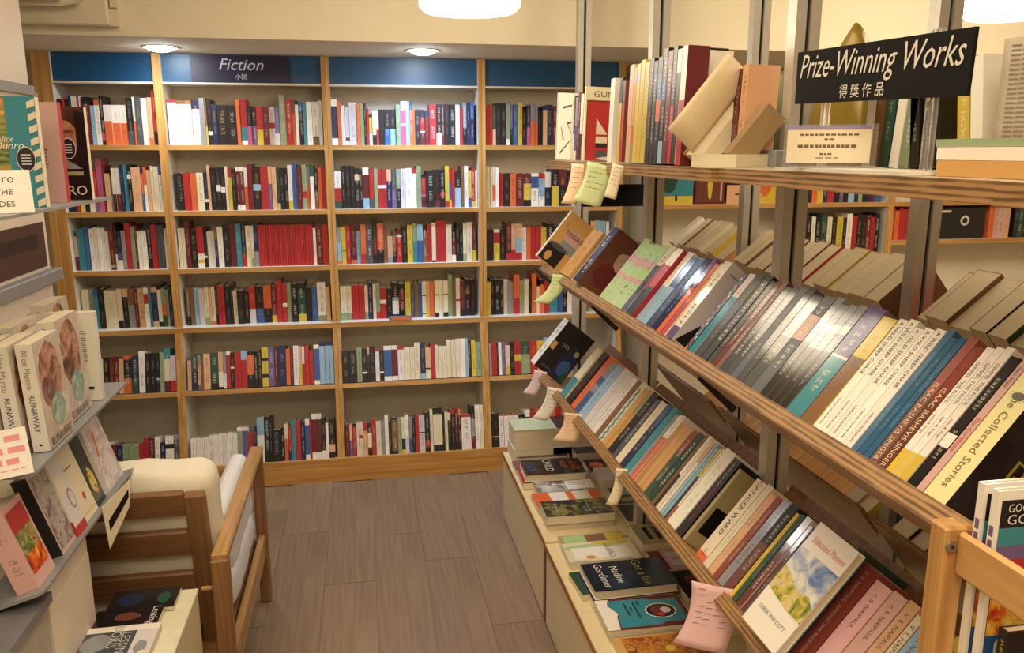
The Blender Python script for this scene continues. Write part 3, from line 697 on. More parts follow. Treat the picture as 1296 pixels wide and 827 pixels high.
# sloping shelves, one length per bay, on both sides of the posts
SEG = [(3.045, 2.48), (2.445, 1.637), (1.600, .795), (.755, .10)]
def slope(side, lz, ya, yb, h, d=.125):
    u = V((RU.x*side, 0, RU.z)); w = V((RW.x*side, 0, RW.z)); t = V((0, -1*side, 0))
    lx = LX if side > 0 else 2*MIRX-LX
    O = V((lx, ya if side > 0 else yb, lz)); L = ya-yb
    r = empty('sloping_shelf', O-RO, None); r.parent = rk
    r.matrix_local = Matrix(((t.x, w.x, u.x, O.x-RO.x), (t.y, w.y, u.y, O.y-RO.y), (t.z, w.z, u.z, O.z-RO.z), (0, 0, 0, 1)))
    f = boxobj('shelf_floor', (0, -.004, -.030), (L, d+.012, -.001), M_PLYY, r, fm={'-y': 1, '-x': 1, '+x': 1})
    f.data.materials.append(M_PLYEDGE)
    k = boxobj('back_board', (0.03 if ya > 2.9 else 0, d, 0), (L, d+.012, h), M_PLYDARK, r, fm={'+z': 1, '-x': 1, '+x': 1})
    k.data.materials.append(M_PLYEDGE)
    return r
for a, e in SEG:
    slope(1, MIDZ, a, e, .250); slope(-1, MIDZ, a, e, .10, .155)
    slope(1, LOWZ, a, e, .250); slope(-1, LOWZ-.07, a, e, .25, .155)
# bridging lips between bays so that each shelf front runs through
for lz in (MIDZ, LOWZ):
    for a, e in zip(SEG, SEG[1:]):
        O = V((LX, a[1], lz))
        L = a[1]-e[0]
        m = boxobj('shelf_lip', (0, -.004, -.030), (L, .05, -.001), M_PLYEDGE, rk)
        m.matrix_local = Matrix(((0, RW.x, RU.x, O.x-RO.x), (-1, 0, 0, O.y-RO.y), (0, RW.z, RU.z, O.z-RO.z), (0, 0, 0, 1)))
# brackets: a dark arm from each front post under the sloping shelves
for y in POSTY[:3]:
    for lz in (MIDZ, LOWZ):
        b = MB(); b.prism([(.05, -.031), (.165, -.031), (.165, -.048), (.05, -.038)], -.004, .004, axes=(1, 2, 0))
        O = V((LX, y-.004, lz)); o = b.build('bracket', M_SLOT, rk)
        o.matrix_local = Matrix(((0, RW.x, RU.x, O.x-RO.x), (-1, 0, 0, O.y-RO.y), (0, RW.z, RU.z, O.z-RO.z), (0, 0, 0, 1)))
rpart('post_bracket', (.83, 1.58, TOPZ), (.90, 1.66, TOPZ+.035), M_TRAY, bevel=.002)

# ---- rows of books on the sloping shelves
def tilted_at(ya, lz, out=0.0, lean=0.0):
    O = V((LX, ya, lz))-RW*(out-.004)
    return O
def row_book(ya, yb, spec, lz, label, H=.214, D=.112, out=0.0, near=True, **k):
    T = ya-yb-.0012
    if any(abs((p+.014)-(ya+yb)/2) < .03+T/2 for p in POSTY): D = min(D, .088)
    return book(tilted_at(ya, lz, out), RT, RW and RU, RW, T, H, D, spec, label, group=k.pop('group'), **k)
GM, GL = 'books on the middle sloping shelf', 'books on the lower sloping shelf'
def put_row(items, lz, grp, where):
    for i, it in enumerate(items):
        ya, yb, sp, kw = it
        sp, _, ik = sp.partition('/')
        kw = dict(kw); lab = kw.pop('label', None)
        if not lab: lab = '%s book, %s from the far end of the %s' % (spine_words(sp), ordw(i+1), where)
        kw.setdefault('H', .214+((i*37) % 7-3)*.0022)
        pr = kw.pop('pr', None); fn = kw.pop('fn', None)
        if lz == MIDZ and i % 3: kw.setdefault('gloss', True)
        r = row_book(ya, yb, sp, lz, lab, ink=ik or ('w' if bands(sp)[0][0] in DARK else 'k'), group=grp, **kw)
        if pr: print_on(r, 'front', pr, ya-yb-.0012, kw.get('H', .214), kw.get('D', .112))
        if fn: fn(r, ya-yb-.0012, kw.get('H', .214), kw.get('D', .112))
def run(ya, yb, n, sp, **k):
    s = (ya-yb)/n
    return [(ya-i*s, ya-(i+1)*s, sp, dict(k)) for i in range(n)]
DN, UP = (0, 0, -1), (1, 0, 0)
def today_art(r, T, H, D):
    print_on(r, 'front', [('x', blob(.55, .62, .30, .16)), ('k', rect(.02, .02, .62, .34)), ('s', rect(.30, .34, .80, .52)), ('a', blob(.35, .36, .3, .05)), ('r', blob(.88, .68, .10, .09)), ('j', disc(.22, .14, .10, .09))], T, H, D)
    text(r, 'TODAY', .024, (T, D*.52, H*.66), (0, 1, 0), (0, 0, 1), (1, 0, 0), '5c4a38')
    text(r, 'T', .022, (T, D*.15, H*.76), (0, 1, 0), (0, 0, 1), (1, 0, 0), '8a6a3c')
def plain_text(s, size, hx, zf=.7, af=.5):
    def f(r, T, H, D): text(r, s, size, (T, D*af, H*zf), (0, 1, 0), (0, 0, 1), (1, 0, 0), hx)
    return f
def stories_art(r, T, H, D):
    for k, (s, z) in enumerate((('RIS', .34), ('ES', .14))):
        text(r, s, .062, (T, D*.52, H*z), (0, 1, 0), (0, 0, 1), (1, 0, 0), 'a8973a', offset=-.012)
        text(r, s, .056, (T+.0004, D*.52, H*z), (0, 1, 0), (0, 0, 1), (1, 0, 0), '1f1a15', offset=-.022)
    print_on(r, 'spine', [('a', disc(.5, .72, .26, .026))], T, H, D, name='sun_emblem')
    for k in range(12):
        a = 2*math.pi*k/12
        print_on(r, 'spine', [('a', [(.5+.30*math.cos(a-.06), .72+.030*math.sin(a-.06)), (.5+.44*math.cos(a), .72+.044*math.sin(a)), (.5+.30*math.cos(a+.06), .72+.030*math.sin(a+.06))])], T, H, D, name='sun_ray')
MID = [
 (3.02, 2.995, 'w/k', dict(out=.06, H=.215, D=.135, cover='j', label='tan book with a photo cover jutting out at the shelf end', fn=today_art)),
 (2.78, 2.655, 'j', dict(H=.19, out=.012)),
 (2.65, 2.612, 'i', {}), (2.61, 2.582, 'q', {}), (2.58, 2.553, 'f', {}),
 (2.55, 2.485, 'n', dict(out=.028, D=.13, cover='z', gloss=True, label='dark purple book with a brown cover, jutting out of the middle shelf', pr=[('x', blob(.62, .62, .22, .16)), ('d', blob(.45, .30, .3, .2))])),
] + run(2.318, 2.11, 4, 'q25x38q55x62q', gloss=True, cover='q') + [
 (2.108, 2.072, 'c30a', {}), (2.07, 2.03, 'w20r62n', {}), (2.028, 1.986, 'w25r58k', dict(cover='r', out=.012)),
 (1.983, 1.945, 'w50l', {}), (1.943, 1.905, 'b45l', {}), (1.903, 1.868, 'b30n/l', {}), (1.866, 1.834, 'n/l', {}),
 (1.832, 1.806, 'p40o/y', {}), (1.804, 1.783, 'o55r', {}), (1.781, 1.745, 'c20f', dict(gloss=True)),
 (1.743, 1.705, 'w85p', dict(cover='i', back='p', out=.012, D=.12, pr=[('k', [(.05, .02), (.48, .02), (.30, .30)]), ('s', rect(.10, .88, .92, .90)), ('s', rect(.9, .3, .92, .9))], label='pale grey book with a black triangle on its cover, middle shelf')),
 (1.652, 1.632, 'k', dict(label='thin black book with a dotted rainbow spine on the middle shelf', fn=lambda r, T, H, D: [print_on(r, 'spine', [(random.choice('royglbmt'), rect(.1+.4*(k % 2), k/22, .5+.4*(k % 2), (k+.8)/22))], T, H, D, name='dot') for k in range(22)])),
 (1.630, 1.602, 'i30t', {}), (1.600, 1.566, 'a/s', dict(gloss=True)), (1.564, 1.535, 'a/w', dict(gloss=True, cover='k')),
 (1.532, 1.512, 'a/w', {}), (1.511, 1.491, 'z/w', {}), (1.490, 1.471, 'z/w', {}), 
] + run(1.470, 1.372, 4, 'a/w') + run(1.371, 1.300, 2, 'a20x45a/w') + run(1.299, 1.208, 4, 's20w28s45k/w', gloss=True) + [
 (1.206, 1.161, 'p45w47t/w', {}), (1.160, 1.124, 'y38u/k', dict(gloss=True)),
] + [(a, b, 'w', dict(title=[('A WILD SHEEP CHASE', .0105, .74, '2a2622'), ('HARUKI MURAKAMI', .006, .16, '4a443c')], gloss=False)) for a, b, _, _ in run(1.122, 1.019, 5, 'w')] \
 + run(1.018, .976, 3, 'B/l') + [(a, b, 'R45z', dict(title=[('ISAAC BASHEVIS SINGER', .0125, .33, 'd8c9a2')])) for a, b, _, _ in run(.975, .938, 2, 'r')] \
 + [(a, b, 'w82y', dict(title=[('GIMPEL THE FOOL', .0085, .72, '5a524a'), ('Isaac B. Singer', .006, .38, '5a524a')])) for a, b, _, _ in run(.937, .894, 3, 'w')] + [
 (.893, .875, 'k60w70k/w', dict(gloss=True)),
 (.874, .861, 'x', dict(title=[('The Certificate', .009, .42, 'c0392b'), ('Isaac Singer', .007, .85, '4a4038')])),
 (.860, .820, 'Y', dict(H=.224, D=.15, cover='k', title=[('The Collected Stories', .017, .42, '6e6228')], fn=stories_art, label='thick yellow-spined book with outlined letters on its black cover')),
]
put_row(MID, MIDZ, GM, 'middle sloping shelf')

def vis_art(r, T, H, D):
    print_on(r, 'front', [('n', [(.45, .02), (.98, .02), (.98, .5), (.7, .75), (.5, .4)]), ('b', blob(.75, .25, .18, .16)), ('e', blob(.9, .12, .1, .1)), ('j', rect(.02, .42, .16, .58)), ('v', blob(.82, .6, .08, .06))], T, H, D)
    text(r, 'VIS', .026, (T, D*.42, H*.60), (0, 1, 0), (0, 0, 1), (1, 0, 0), '8d939c')
    text(r, 'WILLIAMS', .010, (T, D*.30, H*.10), (0, 1, 0), (0, 0, 1), (1, 0, 0), '6d737c')
def poems_art(r, T, H, D):
    print_on(r, 'front', [('l', rect(0, .30, 1, .76))], T, H, D, m=photo('summer_sky', ['4f6fa8', '8f9fbe', 'c9c8c2', 'e2dfd6', 'b5b4b0'], 24, .8, seed=3))
    print_on(r, 'front', [('g', [(0, .30), (1, .30), (1, .44), (.8, .50), (.55, .46), (.3, .52), (0, .56)])], T, H, D, m=photo('meadow', ['3f5a34', '7d8a3a', 'c9b84a', 'd8c79a', '8a5a3c'], 34, .8))
    print_on(r, 'front', [('w', [(0, .0), (1, 0), (1, .27), (0, .34)])], T, H, D)
    text(r, 'Selected Poems', .019, (T, D*.52, H*.86), (0, 1, 0), (0, 0, 1), (1, 0, 0), 'd98f86', shear=.3, fit=.096)
    text(r, 'DEREK WALCOTT', .011, (T, D*.50, H*.18), (0, 1, 0), (0, 0, 1), (1, 0, 0), '6a7080', fit=.085)
def film_art(r, T, H, D):
    print_on(r, 'front', [('a', rect(.35, .55, .95, .95)), ('k', blob(.6, .75, .15, .12)), ('i', rect(.06, .30, .30, .50))], T, H, D)
def wood_end(ya, lz, label, h=.20, d=.12, th=.012, m=None, black=False):
    r = empty('bookend', tilted_at(ya, lz, 0.0), (RT, RW, RU)); tag(r, label, 'bookend')
    boxobj('board', (0, 0, 0), (th, d, h), m or wood('bookend_wood', 'a9793f', 'cda066', 2) , r, bevel=.001)
    if black: boxobj('black_label', (th, .012, .035), (th+.0006, .045, .105), M_BLACK, r)
LOW = [
 (3.155, 3.085, 'w', dict(out=.045, H=.222, D=.14, cover='k', hard=True, fn=vis_art, label='thick white-spined book with a black and blue cover, jutting out at the far end')),
 (2.755, 2.695, 'c62t', dict(out=.01)), (2.69, 2.635, 'k/o', dict(out=.005)), (2.633, 2.585, 'o/b', {}), (2.583, 2.536, 's30b45s60b/k', {}), (2.534, 2.470, 'l', {}),
 (2.468, 2.420, 'i', {}), (2.418, 2.375, 'i', {}), (2.373, 2.334, 'w', dict(gloss=True)), (2.330, 2.299, 'u', {}), (2.297, 2.256, 'c', dict(fn=lambda r, T, H, D: [print_on(r, 'spine', [('t', [(.2, k/9), (.5, k/9), (.8, (k+.5)/9), (.5, (k+1)/9), (.2, (k+1)/9), (.5, (k+.5)/9)])], T, H, D, name='wave') for k in range(8)])),
 (2.254, 2.224, 'j', {}), (2.222, 2.195, 'v40j', dict(gloss=True)), (2.193, 2.155, 'k', {}), (2.153, 2.122, 'a', {}), (2.120, 2.080, 'c/k', {}), (2.078, 2.044, 'b30n/f', dict(cover='n')),
 (2.042, 2.009, 't', {}), (2.007, 1.988, 's', {}), (1.986, 1.970, 'w35o', {}), (1.968, 1.955, 'w35o', {}),
 (1.876, 1.850, 'R35e', {}), (1.848, 1.820, 'e', dict(gloss=True)), (1.818, 1.804, 'u', {}), (1.802, 1.789, 'w55k', {}), (1.787, 1.775, 'c', {}), (1.773, 1.760, 'f30w', {}), (1.758, 1.746, 'l/w', {}), (1.744, 1.732, 'l', {}), (1.730, 1.720, 'y40n', {}), (1.718, 1.710, 'w80r', {}),
 (1.708, 1.660, 'w/s', dict(H=.224, gloss=True)), (1.657, 1.624, 'k', dict(H=.218, title=[('SAN CAMILO, 1936', .012, .42, 'b23a30'), ('Camilo Jose Cela', .0105, .80, 'c9c2b0')])),
 (1.541, 1.501, 'c92o', dict(title=[('CANCER WARD', .020, .66, '2a211a'), ('124', .012, .10, '5a4a3a')])), (1.499, 1.476, 'c', {}), (1.474, 1.450, 'f', {}),
 (1.448, 1.430, 'R', {}), (1.428, 1.402, 's', dict(gloss=True)), (1.400, 1.374, 'k45z/w', {}), (1.372, 1.361, 'y', {}), (1.359, 1.344, 'e/c', {}),
 (1.342, 1.322, 'i30z/w', dict(gloss=True)), (1.320, 1.297, 'i30z/w', dict(gloss=True)), (1.295, 1.262, 'a', dict(cover='a', out=.012, D=.13, fn=film_art)),
 (1.215, 1.190, 't50l/w', dict(gloss=True, cover='n')),
 (1.160, 1.114, 'R', dict(title=[('AMONG THE BELIEVERS', .010, .38, 'c9a58a'), ('V. S. NAIPAUL', .011, .80, 'c9a58a')])),
] + [(a, b, c, dict(title=[('V. S. NAIPAUL', .012, .74, '5d4b44')])) for a, b, c in ((1.112, 1.072, 'h'), (1.070, 1.037, 'x'), (1.035, 1.010, 'f'), (1.008, .992, 'c'), (.990, .962, 'l'), (.960, .935, 'c'), (.933, .91, 'y'))]
put_row(LOW, LOWZ, GL, 'lower sloping shelf')
pb_ = book(V((LX, 1.240, LOWZ))-RW*.030+RU*.004, -RW, RU, V((0, -1, 0)), .018, .222, .118, 't', 'white poetry book with a landscape painting cover, propped face out on the lower slope', cover='w', hard=True, gloss=True, group=GL)
poems_art(pb_, .018, .222, .118)
wood_end(1.952, LOWZ, 'plain wooden divider board standing beside the orange books', th=.07)
wood_end(1.618, LOWZ, 'olive divider board with a small black label, lower sloping shelf', m=mat('olive_board', 'a1946a', .5), black=True, th=.012, h=.205)
wood_end(1.188, LOWZ, 'dark green divider board behind the white poetry book', m=mat('green_board', '2b4436', .45), h=.235, d=.122, th=.012)

# ---- far side of the rack: books seen by their heads over the back boards
FARC = [(c, LINC[c]) for c in 'cwikdcwufcgciwkrcw']
def far_row(lz, ya, yb, grp, where, seed, Hb=.215):
    rnd = random.Random(seed); y = ya; i = 0
    u = V((-RU.x, 0, RU.z)); w = V((-RW.x, 0, RW.z)); t = V((0, 1, 0))
    while y > yb+.02:
        T = rnd.uniform(.036, .066)
        sp = rnd.choice(['c', 'w', 'k', 'i', 'u', 'f', 'd', 'w', 'c', 'e', 'y', 'r'])
        H = Hb+rnd.uniform(-.012, .012); i += 1
        if not any(abs(p+.014-(y-T/2)) < .02+T/2 for p in POSTY):
            lab = '%s book seen from its page top, %s along the far %s' % (spine_words(sp), ordw(i), where)
            book(V((2*MIRX-LX, y-T, lz))+w*.004, t, u, w, T, H, .15, sp, lab, ink='k', group=grp)
        y -= T+.001
far_row(MIDZ, 3.0, .80, 'books on the far side of the rack, middle level', 'middle slope', 4, .222)
far_row(LOWZ-.07, 1.75, .95, 'books on the far side of the rack, lower level', 'lower slope', 9, .225)
# ------------------------------------------------------------------ things on the flat top shelf
ZU, YB_, XR = V((0, 0, 1)), V((0, 1, 0)), V((1, 0, 0))
TG = 'books on the flat top shelf'
def top_book(ya, yb, spec, label, H=.2, D=.13, x=.692, z=TOPZ+.0005, tilt=2.0, **k):
    a = math.radians(tilt); u = V((math.sin(a), 0, math.cos(a))); w = V((math.cos(a), 0, -math.sin(a)))
    zz = z+(k.get('D', D)*math.sin(a))
    sp, _, ik = spec.partition('/')
    pr = k.pop('pr', None); fn = k.pop('fn', None); T = ya-yb-.001
    r = book(V((x, ya, zz)), V((0, -1, 0)), u, w, T, H, D, sp, label, ink=ik or ('w' if bands(sp)[0][0] in DARK else 'k'), group=TG, **k)
    if pr: print_on(r, 'front', pr, T, H, D)
    if fn: fn(r, T, H, D)
    return r
def twig(r, T, H, D):
    P = []
    for x0, y0, x1, y1 in ((.1, .1, .5, .35), (.5, .35, .3, .55), (.5, .35, .9, .5), (.3, .55, .8, .62), (.6, .58, .7, .8), (.15, .78, .7, .86), (.2, .3, .1, .5)):
        d = math.hypot(x1-x0, y1-y0); nx, ny = -(y1-y0)/d*.016, (x1-x0)/d*.016
        P.append(('a', [(x0+nx, y0+ny), (x1+nx*.4, y1+ny*.4), (x1-nx*.4, y1-ny*.4), (x0-nx, y0-ny)]))
    print_on(r, 'front', P, T, H, D)
def gunt(r, T, H, D):
    print_on(r, 'front', [('d', rect(.03, .0, .97, .82)), ('r', rect(.05, .0, .95, .80)), ('c', [(.25, .36), (.50, .36), (.25, .58)]), ('c', rect(.25, .24, .5, .33)), ('k', rect(.25, .18, .5, .24)), ('k', [(.62, .18), (.88, .18), (.62, .36)]), ('a', rect(.25, .05, .5, .14)), ('a', rect(.62, .05, .86, .14)), ('i', blob(.6, .03, .3, .03))], T, H, D)
    text(r, 'GUNT', .026, (T, D*.45, H*.90), (0, 1, 0), (0, 0, 1), (1, 0, 0), '6d675c', fit=.085)
top_book(2.95, 2.925, 'w', 'white book with a thin black twig drawing on its cover, top shelf end', H=.232, D=.115, fn=twig, cover='w')
for i, (sp, lab, ya, yb) in enumerate((('c', 'cream book', 2.73, 2.705), ('k60c', 'thin black and cream book', 2.70, 2.685), ('s45b85w', 'grey and blue book', 2.683, 2.655), ('d', 'maroon book', 2.653, 2.620), ('w60k', 'white and black book', 2.617, 2.588))):
    top_book(ya, yb, sp, lab+' between the twig cover and the red cover, top shelf', H=.212-(i % 3)*.006)
top_book(2.577, 2.560, 'c', 'red-covered book with cut-out windows facing out on the top shelf', H=.225, D=.150, cover='c', hard=True, fn=gunt)
top_book(2.300, 2.262, 'w', 'white book with a bent front cover beside the red cover', H=.228, D=.075, cover='w')
TOPB = [(2.215, 2.19, 'k30y'), (2.188, 2.165, 'z30r'), (2.135, 2.10, 'f'), (2.098, 2.078, 'f60o80g'), (2.076, 2.05, 'y10l20y/u'), (2.048, 2.018, 'y/s'), (2.016, 1.984, 'y'),
        (1.982, 1.954, 'k/y'), (1.952, 1.926, 'k/w'), (1.924, 1.893, 'k15b40o60k'), (1.891, 1.862, 'k30b45k80l'), (1.860, 1.831, 'd/w'), (1.829, 1.805, 'k50r/w'), (1.803, 1.778, 'w20k/r'), (1.776, 1.745, 'w45r/w'), (1.81, 1.785, 'u'), (1.783, 1.758, 'k/w'), (1.756, 1.73, 'o60u'), (1.728, 1.70, 'c'), (1.698, 1.67, 'd/w'), (1.668, 1.64, 'f')]
for i, (a, e, sp) in enumerate(TOPB):
    top_book(a, e, sp, '%s book, %s past the bent white cover on the top shelf' % (spine_words(sp.partition('/')[0]), ordw(i+1)), H=(.222 if i < 2 else .250 if i < 15 else .205)-(i*3 % 5)*.003 + (.010 if 9 < i < 15 else 0), D=.12 if i < 14 else .05 if i == 14 else .07, x=.692 if i < 15 else .785, cover='d' if i == 14 else None)
# books along the rear edge of the top shelf, seen over and between
def rear_top(ya, yb, sp, label, H=.21, x=1.0, **k):
    top_book(ya, yb, sp, label, H=H, x=x, tilt=0, **k)
for i, sp in enumerate(('c', 'f', 'o', 'u', 'd', 'f', 'g', 'r', 'w')):
    rear_top(2.10-i*.05, 2.055-i*.05, sp, '%s book %s in the row along the rear of the top shelf' % (PAL[sp][1], ordw(i+1)), H=.20-(i % 3)*.012, x=.93, D=.12)

# open book leaning on its side, blank flyleaf turned out
ob = empty('open_book', V((.700, 1.71, TOPZ+.028)), (V((0, -1, 0)), RW, RU)); tag(ob, 'open book leaning at a slant with a blank cream leaf, top shelf', 'book')
M_FLY = mat('flyleaf_paper', 'dccaa6', .8, var=.03, scale=80)
def leaf(u, v):   # from the spine outwards (-y), slightly curved
    return (.012+.016*math.sin(u*2.2), -.080*u+.0, .20*v)
grid_mb(leaf, 8, 4, .0016).build('turned_leaf', M_FLY, ob)
def block(u, v): return (.0, .05*u, .195*v)
b = MB(); b.prism([(.006, .004), (.012, .02), (.008, .055), (-.020, .062), (-.030, .058), (-.030, .004)], 0, .195, axes=(0, 1, 2)); b.build('page_block', M_PAPER, ob)
boxobj('back_cover', (-.034, -.002, -.002), (-.0305, .068, .2), mat('back_cover_tan', 'b08a55', .6), ob)
tb = book(V((.742, 1.635, TOPZ+.029)), V((0, -1, 0)), RU, RW, .03, .128, .050, 'J', 'tan paperback slanted against the open book', ink='k', group=TG)
fb = book(V((.70, 1.70, TOPZ+.0005)), V((0, 0, 1)), V((.35, -.94, 0)).normalized(), V((.94, .35, 0)).normalized(), .026, .13, .10, 'c', 'cream book lying flat under the open book', group=TG, paper=M_PAPER)

# Prize-Winning Works sign on clear legs
SX = .752
sg = empty('section_sign', (SX, 1.1555, TOPZ)); tag(sg, 'black Prize-Winning Works sign on clear acrylic legs above the top shelf', 'sign')
b = MB(); b.prism([(.2135, .113), (-.210, .100), (-.2135, .182), (.2135, .199)], -.0025, .0025, axes=(1, 2, 0)); b.build('sign_board', M_BLACK, sg)
text(sg, 'Prize-Winning Works', .055, (-.0026, .002, .163), (0, -1, -.04), (0, -.04, 1), (-1, 0, 0), 'd8d2c4', shear=.30, fit=.402)
text(sg, '\u5f97 \u734e \u4f5c \u54c1', .022, (-.0026, .018, .121), (0, -1, -.03), (0, -.03, 1), (-1, 0, 0), 'd8d2c4', fit=.115)
for y in (.125, -.137):
    for d in (-.007, .007): boxobj('leg', (.003, y+d-.004, .006), (.007, y+d+.004, .19), M_ACRYL, sg)
boxobj('sign_base', (-.055, -.17, .0005), (.055, .17, .006), mat('sign_base_white', 'd9d4c6', .4), sg)
# price card in a clear holder
ch = empty('card_holder', (.725, 1.225, TOPZ)); ch.rotation_euler = (0, 0, math.radians(66)); tag(ch, 'cream printed card in a clear holder under the black sign', 'card')
boxobj('card', (0, -.07, .014), (.0012, .055, .066), M_TAGPAPER['e9dcc0'], ch)
boxobj('lilac_strip', (-.0006, -.07, .066), (.0012, .055, .072), mat('lilac_strip', '8f87b0', .5), ch)
boxobj('holder', (.002, -.08, .0065), (.005, .06, .074), M_ACRYL, ch); boxobj('holder_foot', (-.01, -.08, .0065), (.002, .06, .0095), M_ACRYL, ch)
words_print(ch, [(-.008, .058, .045, .003, 11), (-.008, .051, .008, .0025, 2), (-.005, .040, .045, .005, 12), (-.004, .028, .010, .003, 3), (-.006, .022, .018, .0015, 3)], 0, '6d5f4c', 'xz').matrix_local = Matrix(((0, -1, 0, -.0004), (1, 0, 0, 0), (0, 0, 1, 0), (0, 0, 0, 1)))

# curled golden card standing behind the sign
gc = empty('display_card', (.95, 1.50, TOPZ)); tag(gc, 'tall curled golden card behind the black sign', 'card')
def gold(u, v):
    a = (u-.5)*2.3; r = .100*(1-.72*v**2.4)
    return (-.9*r*math.cos(a), -1.0*r*math.sin(a)-.018*v, .268*v*(1-.16*abs(u-.5)**2*4))
M_GOLD = mat('golden_card', '857022', .32, metal=.15, var=.12, scale=10)
grid_mb(gold, 14, 12, .002).build('curled_card', M_GOLD, gc)
# books behind the sign: fore-edges, leaning volumes, open pages
for i, (y, sp, H, tl) in enumerate(((1.455, 'u', .19, -3), (1.425, 'e', .185, -5), (1.395, 'w', .185, -6), (1.365, 'g', .185, -6), (1.335, 'k', .185, 7))):
    a = math.radians(tl); u = V((0, math.sin(a), math.cos(a))); w = V((1, 0, 0)); t = u.cross(w)*1.0; t = w.cross(u)
    lab = ['brown book first behind the clear card holder', 'dark green book second behind the clear card holder', 'white book third behind the clear card holder', 'pale green book fourth behind the clear card holder', 'black book leaning between the sign legs'][i]
    book(V((.96, y, TOPZ+.004)), t, u, w, .024, H, .12, sp, lab, ink='w', group=TG, cover=sp)
for i, (y, sp, lab, tl) in enumerate(((1.300, 'k', 'black book with a white ring leaning right of the sign leg', 6), (1.215, 'y', 'cream-edged yellow book leaning under the sign end', 8), (1.185, 'w', 'white book leaning beyond the sign end', 8))):
    a = math.radians(tl); u = V((0, math.sin(a), math.cos(a))); w = V((1, 0, 0)); t = w.cross(u)
    r = book(V((.96, y, TOPZ+.004)), t, u, w, .026, .175, .12, sp, lab, ink='w', group=TG, cover=sp)
    if i == 0: print_on(r, 'spine', [('w', disc(.5, .6, .42, .05)), ('k', disc(.5, .6, .34, .04))], .026, .175, .12)
po = empty('open_book', (.93, .95, TOPZ+.045), (V((0, -1, 0)), V((1, 0, 0)), ZU)); tag(po, 'open book with grey printed pages standing at the near end of the top shelf', 'book')
def pg(u, v): return (.02+.15*u, .012+.03*math.sin(u*1.8), .172*v)
po.matrix_world = Matrix(((0, 1, 0, .93), (-1, 0, 0, 1.14), (0, 0, 1, TOPZ+.022), (0, 0, 0, 1)))
grid_mb(pg, 10, 4, .002).build('left_page', M_GREYPAPER, po)
def pg2(u, v): return (.17+.12*u, .041-.03*u+.02*math.sin(u*3), .172*v)
grid_mb(pg2, 10, 4, .002).build('right_page', M_GREYPAPER, po)
tx = MB()
for k in range(22):
    z = .16-.0068*k
    for s in range(8):
        u0, u1 = .08+s*.105, .08+s*.105+.09
        p, q = V(pg(u0, 0)), V(pg(u1, 0))
        tx.face([(p.x, p.y-.0018, z), (q.x, q.y-.0018, z), (q.x, q.y-.0018, z+.0022), (p.x, p.y-.0018, z+.0028)], LINC['a'])
tag(tx.build('text_lines', mat('faint_print', '8d8272', .8), po), kind='stuff')
boxobj('red_strip', (.03, .0, .0), (.15, .012, .012), mat('red_strip', 'b5291f', .4), po)
for i, (z, T, H, D, sp, x, y, lab) in enumerate(((0, .020, .20, .14, 'j', .74, .975, 'wooden-brown book at the bottom of the flat pile, top shelf end'), (.0205, .016, .20, .14, 'w', .75, .99, 'pale book second in the flat pile at the top shelf end'), (.037, .010, .19, .13, 'g', .755, 1.0, 'thin grey-green book uppermost in the flat pile'))):
    book(V((x, y, TOPZ+.0006+z)), V((0, 0, 1)), V((0, -1, 0)), V((1, 0, 0)), T, H, D, sp, lab, group=TG, cover=sp)
boxobj_b = None
# black panel hanging under the far end of the top shelf
hp = empty('hanging_panel', (1.0, 3.0, TOPZ-.03)); tag(hp, 'plain black panel hanging beneath the far end of the top shelf', 'panel')
boxobj('board', (-.19, 0, -.14), (.06, .006, -.058), M_BLACK, hp); 
for x in (-.17, .04): boxobj('strap', (x, .001, -.06), (x+.008, .005, .003), M_SLOT, hp)

# paper slips clipped to the shelf fronts
def slip(pos, w_, h_, c, label, curl=.25, tilt=0.0, cut=None, face=(-.5, -.85, .1), lines_=5, lean=0.0):
    n = V(face).normalized(); r_ = V((0, -1, 0)) if abs(n.x) > .3 else V((1, 0, 0))
    u_ = n.cross(r_).normalized(); r_ = u_.cross(n).normalized(); r_ = (r_*math.cos(tilt)+u_*math.sin(tilt)).normalized(); u_ = n.cross(r_).normalized()
    o = empty('paper_slip', pos, (r_, u_, n)); tag(o, label, 'paper slip', 'paper slips clipped to the rack shelves')
    def f(u, v):
        vv = 1-v; x = (u-.5)*w_*(1-.12*math.sin(vv*3)); y = -h_*vv
        return (x+lean*h_*vv*vv, y, 0.004+curl*h_*vv*vv*.25+.006*math.sin(u*3))
    grid_mb(f, 5, 9, .0006).build('paper', M_TAGPAPER[c], o)
    b = MB()
    for k in range(lines_):
        v0 = .90-k*.62/lines_
        for s in range(4):
            if random.random() < .25: continue
            a0 = .14+s*.18; a1 = a0+.14
            q = [f(a0, v0), f(a1, v0+.015), f(a1, v0+.026), f(a0, v0+.012)]
            b.face([(x, y, z+.0012) for x, y, z in q])
    if b.f: tag(b.build('handwriting', ink_mat('8a7a6c'), o), kind='stuff')
    return o
slip((.672, 2.52, TOPZ-.006), .052, .125, 'e8c9a8', 'peach paper slip first on the top shelf front', .30, .10, lean=-.15)
slip((.672, 2.28, TOPZ-.004), .085, .118, 'c9dba4', 'large green paper slip hanging from the top shelf front', .22, -.06, lean=-.1)
slip((.672, 2.12, TOPZ-.002), .035, .090, 'e9dcc0', 'narrow cream slip beside the green one on the top shelf', .12, -.05)
slip(tuple(V((LX, 2.74, MIDZ))-RW*.008+RU*-.006), .062, .105, 'c9dba4', 'green paper slip hanging off the middle sloping shelf', .25, .1, lean=-.55)
slip(tuple(V((LX, 3.06, LOWZ))-RW*.012), .055, .10, 'd9c3cf', 'lilac paper slip at the far end of the lower shelf', .45, .05, lean=-.3)
slip(tuple(V((LX, 2.82, LOWZ))-RW*.01), .060, .125, 'e4e0d6', 'white paper slip on the lower shelf between lilac and peach', .30, .1, lean=-.35)
